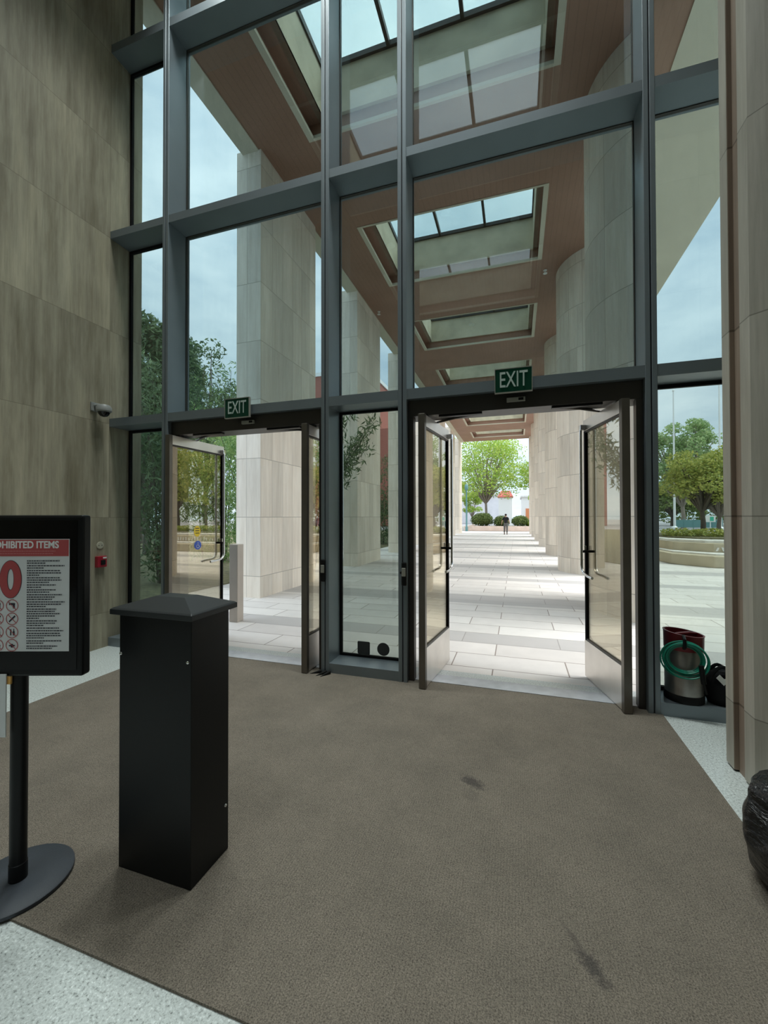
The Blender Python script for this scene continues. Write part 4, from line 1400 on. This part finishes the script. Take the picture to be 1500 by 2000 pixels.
tree((6.95, 19.2, 0.70), 3.5, 1.75, 1.1, 0.10, 'small plaza tree with a dark forked trunk in the stone planter', M_LEAF_PLAZA, M_BARK_DARK, 9000, 0.12, 71, 'green trees on the plaza', blobs_n=60, bs=0.7)
tree((20.0, 61.0, 0.0), 14.5, 4.6, 3.0, 0.28, 'tall plaza tree behind the left flagpole', M_LEAF_FRESH, M_BARK, 9000, 0.36, 72, 'green trees on the plaza', blobs_n=80, bs=0.62)
tree((29.4, 66.0, 0.0), 17.0, 4.6, 3.0, 0.28, 'taller plaza tree rising against the sky beside the right flagpole', M_LEAF_FRESH, M_BARK, 9000, 0.36, 73, 'green trees on the plaza', blobs_n=80, bs=0.62)
tree((14.4, 37.0, 0.0), 6.4, 2.6, 1.6, 0.16, 'round plaza tree between the planter and the flagpoles', M_LEAF_PLAZA, M_BARK_DARK, 7000, 0.20, 77, 'green trees on the plaza', blobs_n=50, bs=0.75)
t8 = tree((14.6, 24.6, 0.0), 8.2, 3.2, 2.4, 0.17, 'plaza tree mirrored in the glass of the open doors, nearest the planter', M_LEAF_PLAZA, M_BARK_DARK, 9000, 0.24, 78, 'plaza trees mirrored in the doors', blobs_n=30)
for x, y, nm in [(21.4, 27.5, 'second from the planter'), (22.8, 33.6, 'third from the planter'), (28.6, 38.4, 'farthest from the planter')]:
    copy_tree(t8, (x, y, 0), 'plaza tree mirrored in the glass of the open doors, ' + nm)
dk = tree((24.0, 78.0, 0.0), 7.0, 5.4, 1.6, 0.25, 'dark tree in the back row of the plaza, leftmost', M_LEAF_SHRUB, M_BARK_DARK, 6000, 0.45, 74, 'dark trees at the back of the plaza', blobs_n=26)
for k, (x, y, nm) in enumerate([(35.5, 80.0, 'second from the left'), (47.0, 79.0, 'third from the left'), (58.5, 80.0, 'fourth from the left'), (70.0, 82.0, 'rightmost')]):
    copy_tree(dk, (x, y, 0), 'dark tree in the back row of the plaza, ' + nm)
o = thing('flagpole', (16.4, 52.5, 0), 'tall white flagpole without a flag, left one in the right window', 'flagpole', 'bare flagpoles')
MB().lathe((16.4, 52.5), [(0.30, 0), (0.30, 0.3), (0.12, 0.45), (0.06, 15.1)], 14).build('pole', M_POLE, o, smooth=True)
MB().lathe((16.4, 52.5), [(0.02, 15.1), (0.12, 15.2), (0.12, 15.3), (0.02, 15.42)], 12).build('finial', M_POLE, o, smooth=True)
copy_tree(o, (19.75, 50.4, 0), 'tall white flagpole without a flag beside the right pillar edge')

v, f = leaf_cloud([(18 + 6.5 * k, 96, 2.2, 4.6, 2.0, 2.6) for k in range(12)], 7000, 0.6, 0.6, 0, 91, 0.3)
tl = mesh_obj('treeline', v, f, M_LEAF_SHRUB)
tag(tl, 'dark line of bushes closing off the far side of the plaza', 'treeline', kind='stuff')
o = thing('mesh_fence', (17, 54.5, 0), 'teal construction fence far across the plaza', 'fence')
for k in range(6):
    box('post', M_TEAL, (17.0 + 0.9 * k, 54.5, 0, 17.07 + 0.9 * k, 54.57, 1.25), o)
box('screen_panel', M_TEAL, (17.0, 54.52, 0.25, 21.5, 54.55, 1.1), o)
o = thing('direction_sign', (17.4, 47, 0), 'white and green sign far across the plaza', 'sign')
MB().lathe((17.6, 47.0), [(0.04, 0), (0.04, 1.0)], 8).build('post', M_POLE, o)
box('panel', M_WHITE, (17.2, 46.95, 0.95, 18.0, 47.05, 1.55), o)
box('emblem', M_SIGN_GREEN, (17.55, 46.93, 1.05, 17.85, 46.95, 1.45), o)

def car(x, y, label, paint):
    o = thing('car', (x, y, 0), label, 'car')
    prof = [(-2.1, 0.35), (-2.1, 0.75), (-1.3, 0.88), (-0.7, 1.38), (0.9, 1.40), (1.5, 0.95), (2.1, 0.85), (2.15, 0.35)]
    MB().loft([[(x + a, y - 0.85, z) for a, z in prof], [(x + a, y + 0.85, z) for a, z in prof]]).build('body', paint, o, bevel=0.08)
    MB().loft([[(x + a, y - 0.87, z) for a, z in [(-1.15, 0.92), (-0.65, 1.30), (0.8, 1.32), (1.25, 0.95)]],
               [(x + a, y - 0.84, z) for a, z in [(-1.15, 0.92), (-0.65, 1.30), (0.8, 1.32), (1.25, 0.95)]]]).build('side_window', M_SCREEN, o)
    for dx in (-1.35, 1.35):
        for sy in (-0.86, 0.66):
            rg = lambda yy: [(x + dx + 0.33 * math.cos(2 * PI * k / 18), yy, 0.33 + 0.33 * math.sin(2 * PI * k / 18)) for k in range(18)]
            MB().loft([rg(y + sy), rg(y + sy + 0.2)]).build('wheel', M_TYRE, o)
    return o
car(25.5, 57, 'dark car parked far across the plaza', M_CAR)

# ================================================================== the person walking away
def skin_body(name, pts, edges, radii, mat, parent, root=0, sub=2):
    me = bpy.data.meshes.new(name)
    off = world_loc(parent)
    me.from_pydata([tuple(Vector(p) - off) for p in pts], edges, [])
    o = bpy.data.objects.new(name, me)
    C.objects.link(o)
    o.parent = parent
    sk = o.modifiers.new('skin', 'SKIN')
    sv = me.skin_vertices[0].data if me.skin_vertices else None
    if sv is None:
        lay = me.attributes
    for i, r in enumerate(radii):
        rr = r if isinstance(r, tuple) else (r, r)
        me.skin_vertices[0].data[i].radius = rr
        me.skin_vertices[0].data[i].use_root = (i == root)
    sk.use_smooth_shade = True
    ss = o.modifiers.new('sub', 'SUBSURF')
    ss.levels = sub
    ss.render_levels = sub
    me.materials.append(mat)
    return o
px, py = -0.875, 36.4
P = thing('person', (px, py, 0), 'person in a black t-shirt and grey trousers walking away under the soffit', 'person')
def V3(x, y, z): return (px + x, py + y, z)
pts = [V3(0, 0, 0.92), V3(0, 0, 1.10), V3(0, 0.01, 1.30), V3(0, 0.0, 1.44), V3(0, 0.0, 1.50), V3(0, 0.02, 1.60), V3(0, 0.02, 1.68),
       V3(-.17, 0, 1.40), V3(-.27, .02, 1.15), V3(-.33, .12, 0.98), V3(-.35, .16, 0.90),
       V3(.17, 0, 1.40), V3(.25, -.04, 1.16), V3(.30, .10, 1.02), V3(.31, .16, 0.95),
       V3(-.09, 0, 0.88), V3(-.11, .10, 0.50), V3(-.12, -.04, 0.10), V3(-.12, .08, 0.05),
       V3(.09, 0, 0.88), V3(.10, .02, 0.48), V3(.09, -.02, 0.10), V3(.09, .12, 0.05)]
# fingers
fl = []
for sx, wi in ((-1, 10), (1, 14)):
    w = Vector(pts[wi])
    for k in range(4):
        b = w + Vector((sx * (-0.022 + 0.015 * k), 0.02, -0.035))
        fl.append((wi, b, b + Vector((0, 0.02, -0.045 - 0.008 * (1.5 - abs(k - 1.5))))))
    b = w + Vector((-sx * 0.035, 0.02, -0.015))
    fl.append((wi, b, b + Vector((-sx * 0.012, 0.02, -0.04))))
edges_ = [(0, 1), (1, 2), (2, 3), (3, 4), (4, 5), (5, 6), (3, 7), (7, 8), (8, 9), (9, 10), (3, 11), (11, 12), (12, 13), (13, 14),
          (0, 15), (15, 16), (16, 17), (17, 18), (0, 19), (19, 20), (20, 21), (21, 22)]
rad = [(.13, .10), (.12, .095), (.15, .10), (.09, .08), .05, (.078, .09), (.06, .07), .055, .045, .036, .03, .055, .045, .036, .03,
       .085, .06, .038, .035, .085, .06, .038, .035]
for wi, b, e in fl:
    i = len(pts)
    pts += [tuple(b), tuple(e)]
    edges_ += [(wi, i), (i, i + 1)]
    rad += [.009, .007]
skin_body('body', pts, edges_, rad, M_SKIN, P)
skin_body('shirt', [V3(0, 0, 0.90), V3(0, 0, 1.10), V3(0, 0.01, 1.30), V3(0, 0, 1.43), V3(-.17, 0, 1.40), V3(-.255, .015, 1.19), V3(.17, 0, 1.40), V3(.235, -.03, 1.20)],
          [(0, 1), (1, 2), (2, 3), (3, 4), (4, 5), (3, 6), (6, 7)], [(.185, .145), (.165, .13), (.18, .125), (.10, .095), .075, .066, .075, .066], M_SHIRT, P)
skin_body('trousers', [V3(0, 0, 1.02), V3(0, 0, 0.88), V3(-.095, 0, 0.82), V3(-.11, .10, 0.50), V3(-.12, -.03, 0.12), V3(.095, 0, 0.82), V3(.10, .02, 0.48), V3(.09, -.02, 0.12)],
          [(0, 1), (1, 2), (2, 3), (3, 4), (1, 5), (5, 6), (6, 7)], [(.155, .12), (.155, .12), .105, .08, .065, .105, .08, .065], M_TROUSER, P)
MB().lathe((px, py + 0.005), [(0.06, 1.575), (0.088, 1.62), (0.088, 1.68), (0.06, 1.735), (0.01, 1.752)], 18).build('hair', M_HAIR, P, smooth=True)
for x, y in ((-.12, .06), (.09, .09)):
    MB().box(px + x - .05, py + y - .13, 0.0, px + x + .05, py + y + .13, 0.09).build('shoe', M_SHOE, P, bevel=0.03)
for sx in (-1, 1):
    MB().lathe((px + sx * 0.085, py + 0.02), [(0.004, 1.585), (0.018, 1.60), (0.018, 1.63), (0.004, 1.645)], 8).build('ear', M_SKIN, P, smooth=True)
